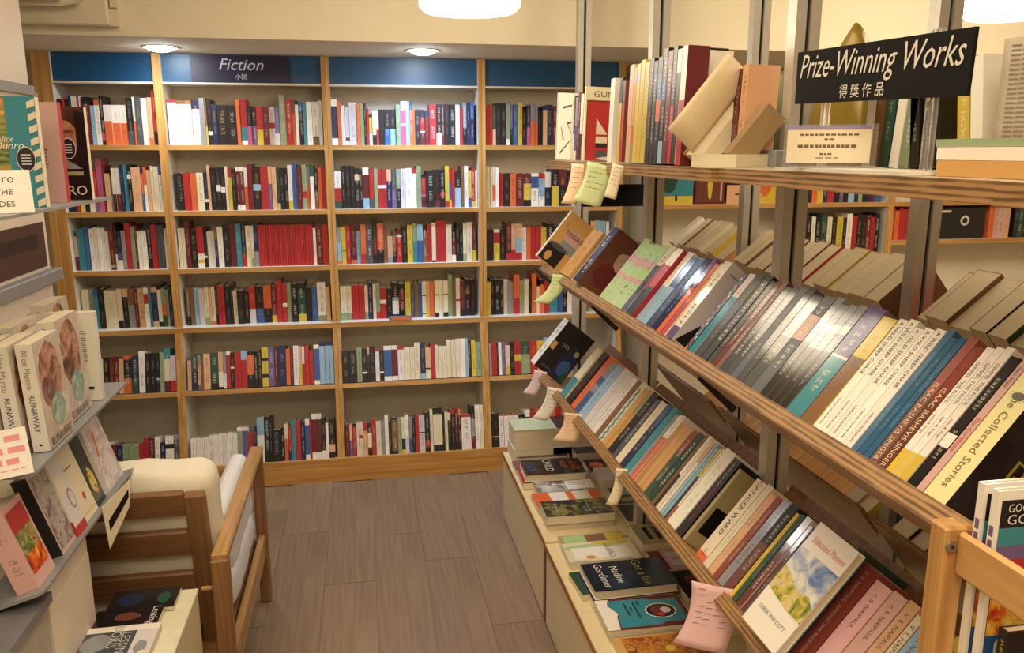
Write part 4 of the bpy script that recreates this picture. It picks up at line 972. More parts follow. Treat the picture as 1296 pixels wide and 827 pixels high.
slip(tuple(V((LX, 2.52, LOWZ))-RW*.008), .085, .095, 'e8c9a8', 'peach paper slip on the lower sloping shelf front', .35, .2, lean=-.4)
slip(tuple(V((LX, 2.03, LOWZ))-RW*.008), .034, .105, 'e9dcc0', 'narrow cream slip printed with lines, lower shelf front', .12, .2, lean=-.25)
slip(tuple(V((LX, 1.395, LOWZ))-RW*.012), .105, .135, 'e6bfc4', 'large pink paper slip hanging off the lower shelf', .18, .15, lean=-.2, lines_=7)
# ------------------------------------------------------------------ low cabinets under the rack
def cabinet(ya, yb, top, label):
    r = empty('low_cabinet', (.558, yb, 0)); tag(r, label, 'cabinet', 'low cabinets under the rack')
    L = ya-yb
    boxobj('body', (.012, .002, .06), (.84, L-.002, top-.018), M_CREAM, r)
    boxobj('front_panel', (.0, .030 if ya > 3 else .006, .012), (.012, L-.006, top-.018), M_CREAM, r)
    boxobj('side_strip', (-.001, 0, .012), (.014, .030 if ya > 3 else .006, top-.018), wood('cabinet_edge_z', '5e2f1c', '7c4426', 2) if 'cabinet_edge_z' not in bpy.data.materials else bpy.data.materials['cabinet_edge_z'], r)
    boxobj('base_rail', (.03, .01, 0), (.82, L-.01, .06), M_SLOT, r)
    t = boxobj('top', (-.002, 0, top-.018), (.845, L, top), mat('cabinet_top', 'dccb9f', .4, var=.03) if 'cabinet_top' not in bpy.data.materials else bpy.data.materials['cabinet_top'], r)
    boxobj('edging', (-.005, 0, top-.018), (-.002, L, top-.0015), M_OAKY, t)
cabinet(3.30, 2.452, .304, 'far cream cabinet with brown edging beneath the lower shelf')
cabinet(2.449, .70, .297, 'near cream cabinet with brown edging beneath the lower shelf')

FG = 'books lying flat on the low cabinets'
def flat(x, y, z, L, Wd, T, sp, label, rot=0.0, cover=None, art=None, hard=False, gloss=True, **k):
    """Book lying cover up: x, y is the corner of the tail at the spine (far left); head towards +x, fore-edge towards the camera."""
    a = math.radians(rot); u = V((math.cos(a), math.sin(a), 0)); w = V((math.sin(a), -math.cos(a), 0))
    r = book(V((x, y, z)), V((0, 0, 1)), u, w, T, L, Wd, sp, label, ink=None, cover=cover or bands(sp)[0][0], back=k.pop('back', None), hard=hard, gloss=gloss, group=FG, **k)
    if art: art(r, T, L, Wd)
    return r
def ftext(r, T, L, Wd, s, size, a, b, hx, **k):
    text(r, s, size, (T, a*Wd, b*L), (0, 1, 0), (0, 0, 1), (1, 0, 0), hx, **k)
def art(polys, texts=(), pics=()):
    def f(r, T, L, Wd):
        for pts, pm in pics: print_on(r, 'front', [('w', pts)], T, L, Wd, m=pm)
        if polys: print_on(r, 'front', polys, T, L, Wd, m=M_GLOSS)
        for s, sz, a, b, hx in texts: ftext(r, T, L, Wd, s, sz, a, b, hx)
    return f
Z1, Z2 = .3045, .2975
# far cabinet, front row from the far end
ZC = Z1
flat(.578, 3.295, ZC, .25, .145, .060, 'c', 'pale box-like stack bottom book under the green board')
flat(.582, 3.292, ZC+.061, .24, .14, .080, 'c', 'thick cream book under the pale green board, far cabinet end')
bd = empty('cover_board', (.582, 3.150, ZC+.1415)); tag(bd, 'blank pale green board topping the stack at the far cabinet end', 'board')
boxobj('board', (0, 0, 0), (.175, .145, .004), mat('pale_green_board', 'c3cda8', .5), bd, bevel=.001)
flat(.745, 3.30, ZC, .22, .15, .13, 'c', 'thick pale block of a book behind the green board')
flat(.755, 3.285, ZC+.131, .22, .15, .022, 'u', 'purple-brown book with a blue corner on the pale block', cover='z', art=art([('n', rect(.45, .02, .98, .9)), ('l', blob(.7, .35, .12, .05)), ('d', rect(.0, .1, .4, .9))]))
flat(.585, 3.262, ZC, .228, .130, .030, 's', 'book with a misty grey-green seascape cover, far cabinet', cover='s', art=art([('a', rect(.80, .05, 1, .95))], pics=[(rect(0, 0, 1, 1), photo('sea', ['4c544c', '7f8c80', 'b3bcae', '5c665a'], 14, 1.5, bands_=0))]))
flat(.566, 3.13, ZC, .24, .100, .022, 'p', 'purple book in front of the seascape book', cover='p', art=art([], pics=[(rect(0, 0, 1, 1), photo('violet', ['3a1f44', '6a2f5c', '8f5a4a', '3c3470'], 14))]))
flat(.570, 3.03, ZC, .232, .145, .026, 'r', 'red-spined book under the black crime novel', cover='r', rot=-2)
flat(.582, 3.035, ZC+.0265, .235, .150, .032, 'k', 'black crime novel with orange and blue lettering on a red one', cover='k', hard=True, rot=-2,
     art=art([], (('CHILD', .044, .42, .42, 'c9bfa0'), ('WEEP', .030, .42, .68, 'b8592e')), [(rect(.2, .06, .8, .22), photo('blue_type', ['1d3a68', '14161c', '2f5d9a'], 90)), (rect(.2, .78, .8, .93), photo('orange_type', ['8a3f22', '1a1512', 'b8592e'], 90))]))
flat(.602, 2.895, ZC, .228, .115, .028, 'i', 'white landscape-covered book next to the black crime novel', cover='i', rot=-1, art=art([('w', rect(.15, .52, .85, .98)), ('s', rect(.35, .56, .39, .94)), ('s', rect(.48, .56, .51, .85))], pics=[(rect(0, 0, 1, 1), photo('winter', ['3d3530', '77706c', 'b9b4ae', 'd8d4cc'], 16))]))
flat(.575, 2.785, ZC, .25, .135, .026, 'o', 'orange and white book half under the night painting', cover='o', rot=1, art=art([('w', rect(.05, .25, .7, .5)), ('c', rect(.05, .6, .7, .85))]))
flat(.583, 2.655, ZC, .235, .125, .020, 'c', 'cream book under the night painting', rot=0)
flat(.580, 2.650, ZC+.0205, .238, .125, .032, 'n', 'book with a dark painted night landscape cover, cabinet edge', cover='n', rot=-1, art=art([('s', rect(.2, .18, .85, .20)), ('s', rect(.1, .66, .8, .675)), ('s', rect(.6, .72, .64, .9))], pics=[(rect(0, 0, 1, 1), photo('night_field', ['16181a', '23283a', '4a4a2c', '8c8440', '2a2f3c'], 16, 1.2))]))
# far cabinet, rear row
flat(.825, 3.24, ZC, .19, .16, .055, 'n', 'thick dark navy book in the rear row, far cabinet', cover='n', art=art([('a', blob(.4, .4, .2, .2))]))
flat(.850, 3.075, ZC, .20, .13, .028, 'k', 'black book with an orange moon, rear row of the far cabinet', cover='k', art=art([('o', disc(.5, .2, .26, .14)), ('u', blob(.5, .65, .3, .2))]))
flat(.855, 2.93, ZC, .20, .13, .05, 'i', 'pale grey book behind the landscape book')
flat(.87, 2.79, ZC, .2, .14, .022, 'e', 'dark teal book in the rear row behind the orange one', cover='e', art=art([('l', rect(.1, .1, .5, .9)), ('v', rect(.7, .1, .9, .9))]))
flat(.86, 2.64, ZC, .2, .13, .02, 'k', 'black book behind the night painting, rear row', cover='k')
# near cabinet, front row
ZC = Z2
flat(.598, 2.512-.06, ZC, .215, .060, .022, 'c', 'cream book with a green and yellow strip cover', cover='v', rot=0, art=art([('q', rect(.1, .05, .9, .4)), ('u', rect(.1, .4, .9, .72)), ('y', rect(.1, .72, .9, .98))]))
flat(.594, 2.392, ZC, .232, .125, .025, 'c', 'cream novel with a bronze medal on a pale landscape', cover='c', rot=-1, art=art([('q', blob(.3, .4, .2, .4)), ('w', rect(.3, .1, .9, .9)), ('y', blob(.12, .7, .1, .3)), ('j', disc(.82, .32, .09, .07))], (('GILEAD', .030, .5, .62, '8a8468'),)))
flat(.602, 2.192, ZC, .245, .15, .024, 'n', 'lower of two dark blue hardbacks, under the gold-lettered one', cover='n', hard=True, rot=1)
flat(.606, 2.196, ZC+.0245, .250, .158, .030, 'n', 'upper dark blue hardback with gold and white lettering, near cabinet', cover='n', hard=True, rot=1,
     art=art([], (('Get a life', .040, .50, .66, '8f8a3e'), ('Nadine', .034, .5, .36, 'd9d4c4'), ('Gordimer', .034, .5, .18, 'd9d4c4')), pics=[(rect(0, 0, 1, 1), photo('deep_blue', ['10141c', '1a2636', '22344a'], 10))]))
flat(.575, 2.215, ZC, .20, .13, .02, 'g', 'green leafy book pushed under the dark blue hardbacks', cover='e', rot=4)
flat(.602, 2.02, ZC, .238, .15, .020, 'w', 'white book under the turquoise one, near cabinet', rot=0)
flat(.600, 2.022, ZC+.0205, .242, .150, .014, 't', 'turquoise and maroon book with an oval portrait', cover='d', rot=-1,
     art=art([('w', [(.0, .0), (1, .0), (1, .14), (.6, .17), (.5, .2), (.2, .12), (0, .16)]), ('t', [(.06, .16), (.2, .13), (.5, .21), (.62, .18), (.95, .16), (.95, .62), (.88, .68), (.88, .95), (.12, .95), (.12, .66), (.06, .6)]), ('w', disc(.5, .70, .24, .18)), ('k', disc(.5, .70, .22, .165)), ('d', blob(.5, .66, .16, .08)), ('i', blob(.5, .76, .10, .06)), ('r', blob(.62, .68, .06, .05))],
             ()))
def dash_rows(o, T): 
    b = MB()
    for y0, y1, x in ((.020, .040, .112), (.026, .105, .100), (.052, .062, .086), (.030, .092, .074)):
        y = y0
        while y < y1:
            b.face([(T+.0022, y, x), (T+.0022, y+.006, x), (T+.0022, y+.006, x+.006), (T+.0022, y, x+.006)]); y += .009
    tag(b.build('title_print', ink_mat('1c3c3c'), o), kind='stuff')
dash_rows([o for o in bpy.data.objects if o.get('label') == 'turquoise and maroon book with an oval portrait'][0], .014)
flat(.605, 1.862, ZC, .26, .15, .018, 'j', 'golden-brown book with a red painted cover, nearest on the cabinet', cover='j', art=art([('y', disc(.45, .52, .08, .05))], pics=[(rect(.04, .08, 1, .96), photo('autumn', ['5a2a18', '96502a', 'c08038', '7a3a20', 'd0a050'], 22))]))
flat(.605, 1.695, ZC, .25, .15, .02, 'c', 'cream book beyond the golden-brown one, under the pink slip')
# near cabinet, rear row
flat(.840, 2.44, ZC, .16, .14, .048, 'o', 'thick olive and black lettered book, rear row of the near cabinet', cover='v', art=art([('k', rect(.2, .2, .8, .3)), ('k', rect(.2, .4, .8, .5)), ('k', rect(.2, .6, .8, .7)), ('g', rect(.05, .02, .9, .15))], (('WAR', .03, .5, .85, '1d1a12'),)))
flat(.845, 2.295, ZC, .17, .13, .026, 'd', 'maroon and grey lettered book, rear row of the near cabinet', cover='x', art=art([('d', rect(.05, .02, .95, .25)), ('i', rect(.15, .32, .8, .95)), ('x', rect(.4, .38, .55, .9))]))
flat(.872, 2.15, ZC, .16, .15, .03, 'k', 'brown and black patterned book, rear row beside the blue hardbacks', cover='k', art=art([('z', blob(.4, .5, .25, .35)), ('k', blob(.4, .5, .1, .15))]))
flat(.875, 1.98, ZC, .16, .14, .03, 'k', 'black book in the rear row beside the turquoise one', cover='k')
# books standing at the back of the cabinets, under the lower shelf
SG2 = 'books standing at the back of the low cabinets'
def back_book(x, y, sp, label, H=.2, T=.03, D=.13, z=Z1):
    book(V((x, y, z)), V((0, -1, 0)), ZU, XR, T, H, D, sp, label, ink='k', group=SG2, cover=sp[0])
back_book(1.03, 2.52, 's', 'grey book standing behind the night painting, pink edged', H=.22)
back_book(1.02, 2.555, 'm', 'pink book standing at the back of the far cabinet', H=.21, T=.012)
for i, (sp, w_) in enumerate((('c', 'cream'), ('s', 'grey'), ('k', 'black'), ('i', 'pale'))):
    back_book(1.04, 2.43-i*.05, sp, w_+' book standing at the back of the near cabinet', z=Z2)
for i, (sp, w_) in enumerate((('w', 'white'), ('w', 'second white'), ('t', 'teal'), ('c', 'cream'), ('e', 'dark green'))):
    back_book(.92, 1.66-i*.042, sp, w_+' book standing at the near end of the near cabinet', z=Z2, T=.036)

# ------------------------------------------------------------------ left display stand with grey trays
ds = empty('display_stand', (-.6, 1.82, 0)); tag(ds, 'pale display stand with three grey metal trays at the left', 'display stand')
DO = V((-.6, 1.82, 0))
def tray(xf, ya, yb, z, depth, slope_=0.0, label=None):
    """Grey tray: rounded near corner, slight front lip; slope_ lowers the rear."""
    pts = []
    R = .018
    for k in range(7):
        a = math.radians(-90+15*k); pts.append((xf-R+R*math.cos(a), yb+R+R*math.sin(a)))
    pts += [(xf, ya), (xf-depth, ya), (xf-depth, yb)]
    b = MB(); b.prism(pts, -.006, .0, axes=(0, 1, 2))
    o = b.build('tray', M_TRAY, ds)
    for v in o.data.vertices:
        v.co.z += slope_*(v.co.x-xf)+z; v.co -= DO
    return o
tray(-.60, 2.171, 1.05, 1.463, .20); tray(-.60, 2.134, 1.512, 1.004, .26); tray(-.60, 2.113, 1.500, .782, .24, .30)
boxobj('back_panel', tuple(V((-.90, 1.10, .10))-DO), tuple(V((-.885, 2.03, 1.60))-DO), M_PILLAR, ds)
boxobj('lower_body', tuple(V((-.885, 1.585, 0))-DO), tuple(V((-.628, 1.82, .70))-DO), M_PILLAR, ds)
b = MB(); b.prism([(-.885, .701), (-.630, .770), (-.630, .701)], 1.585, 1.82, axes=(0, 2, 1)); o = b.build('tray_support', M_PILLAR, ds); o.location = -DO
boxobj('lower_shelf_lip', tuple(V((-.885, 1.10, .722))-DO), tuple(V((-.617, 1.575, .742))-DO), mat('lower_lip', '77757a', .4, metal=.2), ds)
boxobj('lower_drawer', tuple(V((-.885, 1.11, .20))-DO), tuple(V((-.630, 1.570, .722))-DO), mat('drawer_grey', 'a39a90', .5), ds)
# grey ledge and brown label fixed to the pillar
boxobj_l = tag(boxobj('wall_ledge', (-1.0, 2.16, 1.165), (-.965, 2.87, 1.205), M_TRAY, bevel=.003), 'grey metal ledge fixed across the pale pillar', 'ledge')
wl = empty('wall_label', (-.999, 2.55, 1.30)); tag(wl, 'dark brown label panel on the pillar above the grey ledge', 'label')
boxobj('label_board', (0, -.22, -.085), (.003, .28, .055), mat('brown_label', '4a3228', .5), wl)
boxobj('print_band', (.003, -.18, -.02), (.0036, .22, .022), mat('brown_label_print', '2e1f19', .5), wl)

LGT = ['books on the top tray', 'books on the middle tray', 'books on the slanting bottom tray']
# top tray
def up_book(x, y, z, T, H, D, face_y, sp, label, grp, lean=0.0, **k):
    """Upright book, spine to the aisle (+x), back cover to the camera (-y) when face_y is 'back', front cover when 'front'."""
    w = V((-1, 0, 0)) if face_y == 'back' else V((1, 0, 0))
    u = V((0, math.sin(lean), math.cos(lean))); t = w.cross(u)
    # keep t so that the wanted cover looks to the camera
    return book(V((x, y, z)), t, u, w, T, H, D, sp, label, group=grp, **k)
def badge(r, T, H, D, a, b_, x='front'):
    print_on(r, x, [('w', disc(a, b_, .12, .115)), ('k', disc(a, b_, .112, .107))] + [('i', rect(a-.06, b_-.05+.028*q, a+.06, b_-.04+.028*q)) for q in range(4)], T, H, D, name='award_badge')
# teal and green rippled cover, facing the camera (front cover, fore-edge to the aisle)
def rip(r, T, H, D):
    P = [('e', rect(0, 0, .62, 1)), ('t', rect(.62, 0, .9, 1))]
    for k in range(5): P.append(('o', blob(.34, .12+.18*k, .24, .035))); P.append(('g', blob(.42, .20+.18*k, .26, .04)))
    P += [('z', rect(0, 0, .10, 1))]
    for k in range(9): P.append(('c', [(.90, k/9), (1, k/9+.03), (1, k/9+.09), (.90, k/9+.06)]))
    print_on(r, 'front', [('e', rect(.0, 0, .66, 1))], T, H, D, m=photo('ripples', ['16281c', '3d5a34', '7f8f4e', 'c98a3c', 'd9b35c'], 30, .8, bands_=2))
    print_on(r, 'front', [P[1]]+P[-9:], T, H, D, m=M_GLOSS); badge(r, T, H, D, .82, .44)
    text(r, 'Alice', .016, (T, D*.58, H*.62), (0, 1, 0), (0, 0, 1), (1, 0, 0), 'd9e4cf', shear=.3); text(r, 'Munro', .020, (T, D*.62, H*.56), (0, 1, 0), (0, 0, 1), (1, 0, 0), 'd9e4cf', shear=.3)
r = book(V((-.760, 1.80, 1.4635)), V((0, -1, 0)), ZU, XR, .022, .212, .145, 'e', 'green and orange rippled book with an oval badge, upper left tray', cover='t', gloss=True, group=LGT[0]); rip(r, .022, .212, .145)
def pinkback(r, T, H, D):
    print_on(r, 'back', [('k', rect(.10, .62, .22, .80)), ('k', rect(.30, .60, .42, .80)), ('i', rect(.2, .06, .6, .22))] + [('k', rect(.22+.03*q, .08, .235+.03*q, .20)) for q in range(11)] + lines('a', .15, .30, .8, .55, 7, .25), T, H, D)
r = book(V((-.625, 1.93, 1.4635)), V((0, 1, 0)), ZU, V((-1, 0, 0)), .022, .21, .135, 'r', 'dusty pink back cover with a barcode and red spine, upper tray', cover='r', back='x', group=LGT[0]); pinkback(r, .022, .21, .135)
def facecov(r, T, H, D):
    print_on(r, 'front', [('z', rect(0, 0, 1, 1))], T, H, D, m=photo('dusk', ['140d0c', '2c1a16', '4a2d24', '5c3a2c'], 14))
    print_on(r, 'front', [('x', blob(.62, .66, .27, .20, 24, .08))], T, H, D, m=photo('skin', ['5c3626', '94634a', 'b98a6c'], 9))
    print_on(r, 'front', [('z', blob(.72, .74, .09, .016, 14, .05)), ('z', blob(.56, .555, .05, .014, 12, .05)), ('k', rect(.84, .3, 1, .95)), ('s', [(.1, .34), (.5, .5), (.9, .34)]), ('w', [(.35, .36), (.5, .48), (.62, .36)]), ('k', rect(0, 0, 1, .34)), ('v', rect(.1, .27, .9, .31))], T, H, D, m=M_GLOSS)
    badge(r, T, H, D, .70, .56)
    text(r, 'MUNRO', .030, (T, D*.52, H*.10), (0, 1, 0), (0, 0, 1), (1, 0, 0), 'd2cdc4')
r = book(V((-.735, 2.055, 1.4635)), V((0, -1, 0)), ZU, XR, .020, .205, .130, 'd', 'dark cover with a bowed face and oval badge, far end of the upper tray', cover='k', gloss=True, group=LGT[0]); facecov(r, .020, .205, .130)
# white price card leaning at the front of the top tray
pc = empty('title_card', (-.628, 1.60, 1.4635), (V((.25, -.97, 0)).normalized(), V((.55, .14, .82)).normalized(), ZU))
def axes_from(n, upv):
    n = V(n).normalized(); r_ = V(upv).cross(n).normalized(); return r_, n.cross(r_).normalized(), n
ra, ua, na = axes_from((.35, -.80, .25), (0, 0, 1))
pc.matrix_world = Matrix(((ra.x, ua.x, na.x, -.632), (ra.y, ua.y, na.y, 1.60), (ra.z, ua.z, na.z, 1.4635), (0, 0, 0, 1)))
tag(pc, 'white slanted title card at the left end of the upper tray', 'card')
boxobj('card', (-.06, 0, 0), (.055, .078, .0015), M_TAGPAPER['e4e0d6'], pc)
for s, y in (('munro', .062), ('OF THE', .038), ('SHADES', .016)):
    text(pc, s, .022 if s == 'munro' else .015, (-.0, y, .0015), (1, 0, 0), (0, 1, 0), (0, 0, 1), '3d3833')
# middle tray: copies of one book, cover to the aisle, spine to the camera
def runaway(y, x, label, T=.030, H=.212, D=.135, curl=0.0, yaw_=0.0):
    w = V((math.sin(yaw_)*-1, math.cos(yaw_), 0)); u = V((-.05, 0, 1)).normalized(); t = w.cross(u).normalized(); u = t.cross(w)
    r = book(V((x-T, y, 1.0055)), t, u, w, T, H, D, 'w', label, cover='i', group=LGT[1])
    text(r, 'Alice Munro', .017, (T*.45, 0, H*.77), DN, UP, (0, -1, 0), '8f8a86', fit=.078)
    text(r, 'RUNAWAY', .015, (T*.45, 0, H*.36), DN, UP, (0, -1, 0), '2b2d63', fit=.075)
    print_on(r, 'spine', [('k', [(.5, .05), (.62, .06), (.5, .075), (.38, .06)])], T, H, D)
    print_on(r, 'front', [('i', rect(0, 0, 1, 1))], T, H, D, m=photo('linen', ['cbbfb4', 'b5a69b', 'd8cfc6'], 12))
    print_on(r, 'front', [('u', blob(.46, .64, .40, .32, 24, .12))], T, H, D, m=photo('hands', ['3a231b', '6b4434', 'a87a62', 'c99c82'], 22))
    print_on(r, 'front', [('g', blob(.56, .30, .26, .16, 20, .15))], T, H, D, m=photo('teal_cloth', ['4d5a50', '7f988c', 'a9bdb2'], 20))
    text(r, 'RUNAWAY', .026, (T, D*.5, H*.055), (0, 1, 0), (0, 0, 1), (1, 0, 0), '4a464c', fit=.11)
    return r
runaway(1.630, -.608, 'white-spined book with hands on its cover, nearest the aisle on the middle tray')
runaway(1.615, -.645, 'second white-spined copy behind the one nearest the aisle')
runaway(1.60, -.680, 'third white-spined copy, furthest from the aisle on the middle tray')
runaway(1.585, -.716, 'fourth white-spined copy at the left edge of the middle tray')
runaway(1.790, -.622, 'further copy with a creased grey cover, behind the white spines', T=.034, H=.222, D=.14)
runaway(1.785, -.660, 'copy wedged left of the creased grey cover', T=.034, H=.20)
runaway(1.78, -.698, 'copy with only its pages showing, left on the middle tray', T=.034, H=.215)
runaway(1.98, -.700, 'copy behind the white back cover, orange picture peeping out', T=.034, H=.225)
def wback(r, T, H, D):
    print_on(r, 'back', lines('a', .22, .42, .86, .80, 15, .30) + [('k', rect(.22+.032*q, .09, .235+.032*q+(q % 3)*.006, .20)) for q in range(10)] + [('k', rect(.62, .13, .90, .16))] + lines('s', .2, .23, .8, .27, 2, .3), T, H, D)
r = book(V((-.612, 1.975, 1.0055)), V((0, 1, 0)), ZU, V((-1, 0, 0)), .022, .208, .140, 'i', 'white back cover with a text block and barcode, middle tray', cover='i', back='w', group=LGT[1]); wback(r, .022, .208, .140)
# white card at the left edge with pink print
ra, ua, na = axes_from((.45, -.75, .35), (0, 0, 1))
pk = empty('title_card', (0, 0, 0)); pk.matrix_world = Matrix(((ra.x, ua.x, na.x, -.640), (ra.y, ua.y, na.y, 1.49), (ra.z, ua.z, na.z, 1.008), (0, 0, 0, 1)))
tag(pk, 'white card with pink print slanted at the left of the middle tray', 'card')
boxobj('card', (-.08, .0, 0), (.05, .085, .0015), M_TAGPAPER['e4e0d6'], pk)
words_print(pk, [(.012, .068, .030, .011, 2), (.016, .047, .032, .011, 2), (.008, .027, .026, .011, 2), (.0, .012, .04, .002, 6)], .0018, 'd98a96')

# bottom tray: books leaning back, covers to the aisle
BT = math.radians(17)
def lean_book(y, D, T, sp, label, x=-.618, z=.777, H=.20, cover='w', polys=(), texts=(), pics=(), hard=False, yaw_=0.0):
    w = V((math.sin(-yaw_), math.cos(yaw_), 0)); u = V((-math.sin(BT), 0, math.cos(BT))); t = w.cross(u).normalized(); u = t.cross(w)
    r = book(V((x, y, z))-t*T, t, u, w, T, H, D, sp, label, cover=cover, group=LGT[2], hard=hard, ink='k')
    for pts, pm in pics: print_on(r, 'front', [('w', pts)], T, H, D, m=pm)
    if polys: print_on(r, 'front', list(polys), T, H, D)
    for s, sz, a, b_, hx in texts: text(r, s, sz, (T, a*D, b_*H), (0, 1, 0), (0, 0, 1), (1, 0, 0), hx)
    return r
lean_book(1.525, .085, .040, 'x', 'red and green cover with flames and a pink spine, nearest on the bottom tray', cover='x', H=.165, polys=[('r', rect(.08, .66, .92, .92))], pics=[(rect(.08, .36, .92, .66), photo('leaves', ['2a3a20', '6c7c3c', 'b5a56a', '8a2f22'], 40)), (rect(.08, .15, .92, .38), photo('flames', ['7a1f12', 'd04a1c', 'e89030', 'f0c860'], 30))])
lean_book(1.655, .085, .030, 'k', 'grey patterned book with a black orange-lettered spine, bottom tray', cover='x', H=.175, pics=[(rect(.05, .05, .95, .95), photo('stone', ['5a5254', '8f8484', 'b3a6a2', '6d6264'], 30))]).children
lean_book(1.735, .062, .028, 'w80r', 'lavender-white book with a yellow sticker and red foot, bottom tray', cover='i', H=.178, x=-.612, polys=[('c', rect(.05, .55, .6, .75)), ('s', disc(.7, .42, .25, .13)), ('i', disc(.72, .42, .18, .10)), ('r', rect(.0, .0, .9, .12))])
lean_book(1.800, .085, .012, 'c', 'cream cover with a small red emblem, middle of the bottom tray', cover='c', H=.176, polys=[('r', blob(.55, .28, .09, .05)), ('k', rect(.1, .70, .6, .715)), ('k', rect(.1, .70, .13, .76)), ('f', rect(.05, .08, .95, .09))])
lean_book(1.888, .055, .02, 'k', 'dark cover with a painted yellow face, bottom tray', cover='k', H=.17, pics=[(rect(.0, .0, 1, 1), photo('night_face', ['15120f', '2b2a22', '23352f', '1d2a44'], 25)), (blob(.5, .33, .3, .2, 18, .1), photo('painted_face', ['4f7a3c', 'c9b03c', 'd9c860', 'b0522c', '35589a'], 40))])
lean_book(1.950, .125, .030, 'w', 'white book stacked behind the pencil cover, bottom tray', cover='w', H=.185, x=-.652)
lean_book(1.965, .125, .026, 'w', 'white book with a pale lilac pencil cover, far end of the bottom tray', cover='i', H=.20, x=-.618, pics=[(rect(.0, .0, 1, 1), photo('sketch', ['cbbfc0', 'b9aaae', 'd9d0cf', 'a9989c'], 18))], polys=[('o', [(.25, .42), (.34, .42), (.5, .70), (.42, .72)]), ('s', rect(.2, .2, .8, .22)), ('i', blob(.6, .2, .25, .1))])
# price card hanging from the bottom tray
tg = empty('price_card', (-.5985, 1.95, .775)); tag(tg, 'cream price card with a black strip hanging off the bottom tray end', 'card')
b = MB(); b.prism([(-.105, .018), (.115, -.006), (.095, -.066), (-.082, -.094)], 0, .0015, axes=(1, 2, 0)); b.build('card', M_TAGPAPER['e9dcc0'], tg)
b = MB(); b.prism([(-.072, -.030), (.092, -.022), (.090, -.042), (-.070, -.056)], .0015, .0022, axes=(1, 2, 0)); b.build('black_strip', M_BLACK, tg)

# ------------------------------------------------------------------ cream step box with dark books, lower left
bx = empty('step_box', (-.435, 1.95, 0)); tag(bx, 'low cream box at the lower left with dark books lying on it', 'box')
boxobj('body', (-.19, -1.0, 0), (0, 0, .505), M_CREAM, bx); boxobj('lid', (-.19, -1.002, .505), (.002, .002, .518), mat('box_lid', 'd6d2b6', .45), bx, bevel=.002)
BG = 'books lying on the cream box'
def boxbook(x, y, z, L, Wd, T, sp, label, art_=None, cover=None):
    r = book(V((x, y, z)), ZU, V((-1, 0, 0)), V((0, 1, 0)), T, L, Wd, sp, label, cover=cover, group=BG, gloss=True)
    if art_: art_(r, T, L, Wd)
def flat2(x, y, z, L, Wd, T, sp, label, polys=(), texts=(), cover=None):
    """Cover up, reading from the camera's side up the picture: head to +x."""
    r = book(V((x, y, z)), ZU, XR, V((0, -1, 0)), T, L, Wd, sp, label, cover=cover or sp, group=BG, gloss=True)
    if polys: print_on(r, 'front', list(polys), T, L, Wd, m=M_GLOSS)
    for s, sz, a, b_, hx in texts: ftext(r, T, L, Wd, s, sz, a, b_, hx)
flat2(-.620, 1.945, .5185, .15, .090, .012, 'k', 'black book with dim green print, farthest on the cream box', polys=[('e', blob(.5, .8, .3, .1)), ('n', blob(.5, .3, .3, .2))], texts=())
flat2(-.634, 1.853, .5185, .145, .085, .016, 'k', 'black book with white italic word, middle of the cream box', polys=[('z', blob(.4, .5, .2, .2))], texts=(('Lessing', .026, .42, .90, 'c9c4ba'),))
flat2(-.636, 1.775, .5185, .158, .130, .020, 'w', 'grey photo book with large letters, nearest on the cream box', polys=[('a', rect(.18, .0, 1, .72)), ('s', blob(.5, .25, .25, .2)), ('i', rect(.18, .72, 1, 1)), ('s', blob(.7, .85, .2, .08)), ('c', blob(.9, .9, .1, .05))], texts=(('DORIS', .030, .35, .46, 'b9b6a8'), ('LESSING', .028, .62, .60, 'b9b6a8')))
flat2(-.60, 1.63, .5185, .15, .13, .018, 'c', 'cream book at the frame edge on the cream box')

# ------------------------------------------------------------------ wooden armchair seen from behind
cr = empty('armchair', (-.72, 2.05, 0)); tag(cr, 'wooden armchair with white cushions, its back turned to us', 'chair')
CO = V((-.72, 2.05, 0))
def cpart(name, lo, hi, m, bevel=.004): return boxobj(name, tuple(V(lo)-CO), tuple(V(hi)-CO), m, cr, bevel=bevel)
for x0 in (-.412, -1.075):
    cpart('rear_post', (x0, 2.00, 0), (x0+.045, 2.032, .562), M_CHAIRZ)
    cpart('front_post', (x0+.005, 2.765, 0), (x0+.042, 2.797, .555), M_CHAIRZ)
    cpart('arm_rail', (x0+.002, 2.005, .558), (x0+.044, 2.795, .578), M_CHAIRY)
    cpart('side_rail', (x0+.012, 2.03, .18), (x0+.034, 2.768, .26), M_CHAIRY)
cpart('front_rail', (-1.05, 2.75, .17), (-.40, 2.772, .25), M_CHAIRX_SHADED)
cpart('seat_base', (-1.05, 2.03, .22), (-.41, 2.76, .245), M_CHAIRX_SHADED)
# leaning back frame
def back_piece(name, x0, x1, z0, z1, th, m):
    o = cpart(name, (x0, 0, 0), (x1, th, z1-z0), m)
    for v in o.data.vertices: v.co.y += CO.y
    s_ = .20
    o.location = (0, 2.165-CO.y-(z0-.20)*s_, z0); o.rotation_euler = (math.atan(s_), 0, 0)
    return o
back_piece('back_stile', -.475, -.425, .16, .725, .030, M_CHAIRZ)
back_piece('back_stile', -1.05, -1.00, .16, .725, .030, M_CHAIRZ)
for z0, z1 in ((.655, .725), (.535, .610), (.405, .480)):
    back_piece('back_slat', -1.0, -.475, z0, z1, .022, M_CHAIRX_SHADED)
for z in (.46,):
    b = MB(); b.prism([(.006*math.cos(2*math.pi*i/10), .006*math.sin(2*math.pi*i/10)) for i in range(10)], -.412, -.366, axes=(1, 2, 0)); o = b.build('dowel_peg', M_PINEY, cr); o.location = V((-.035, 2.055, z))-CO
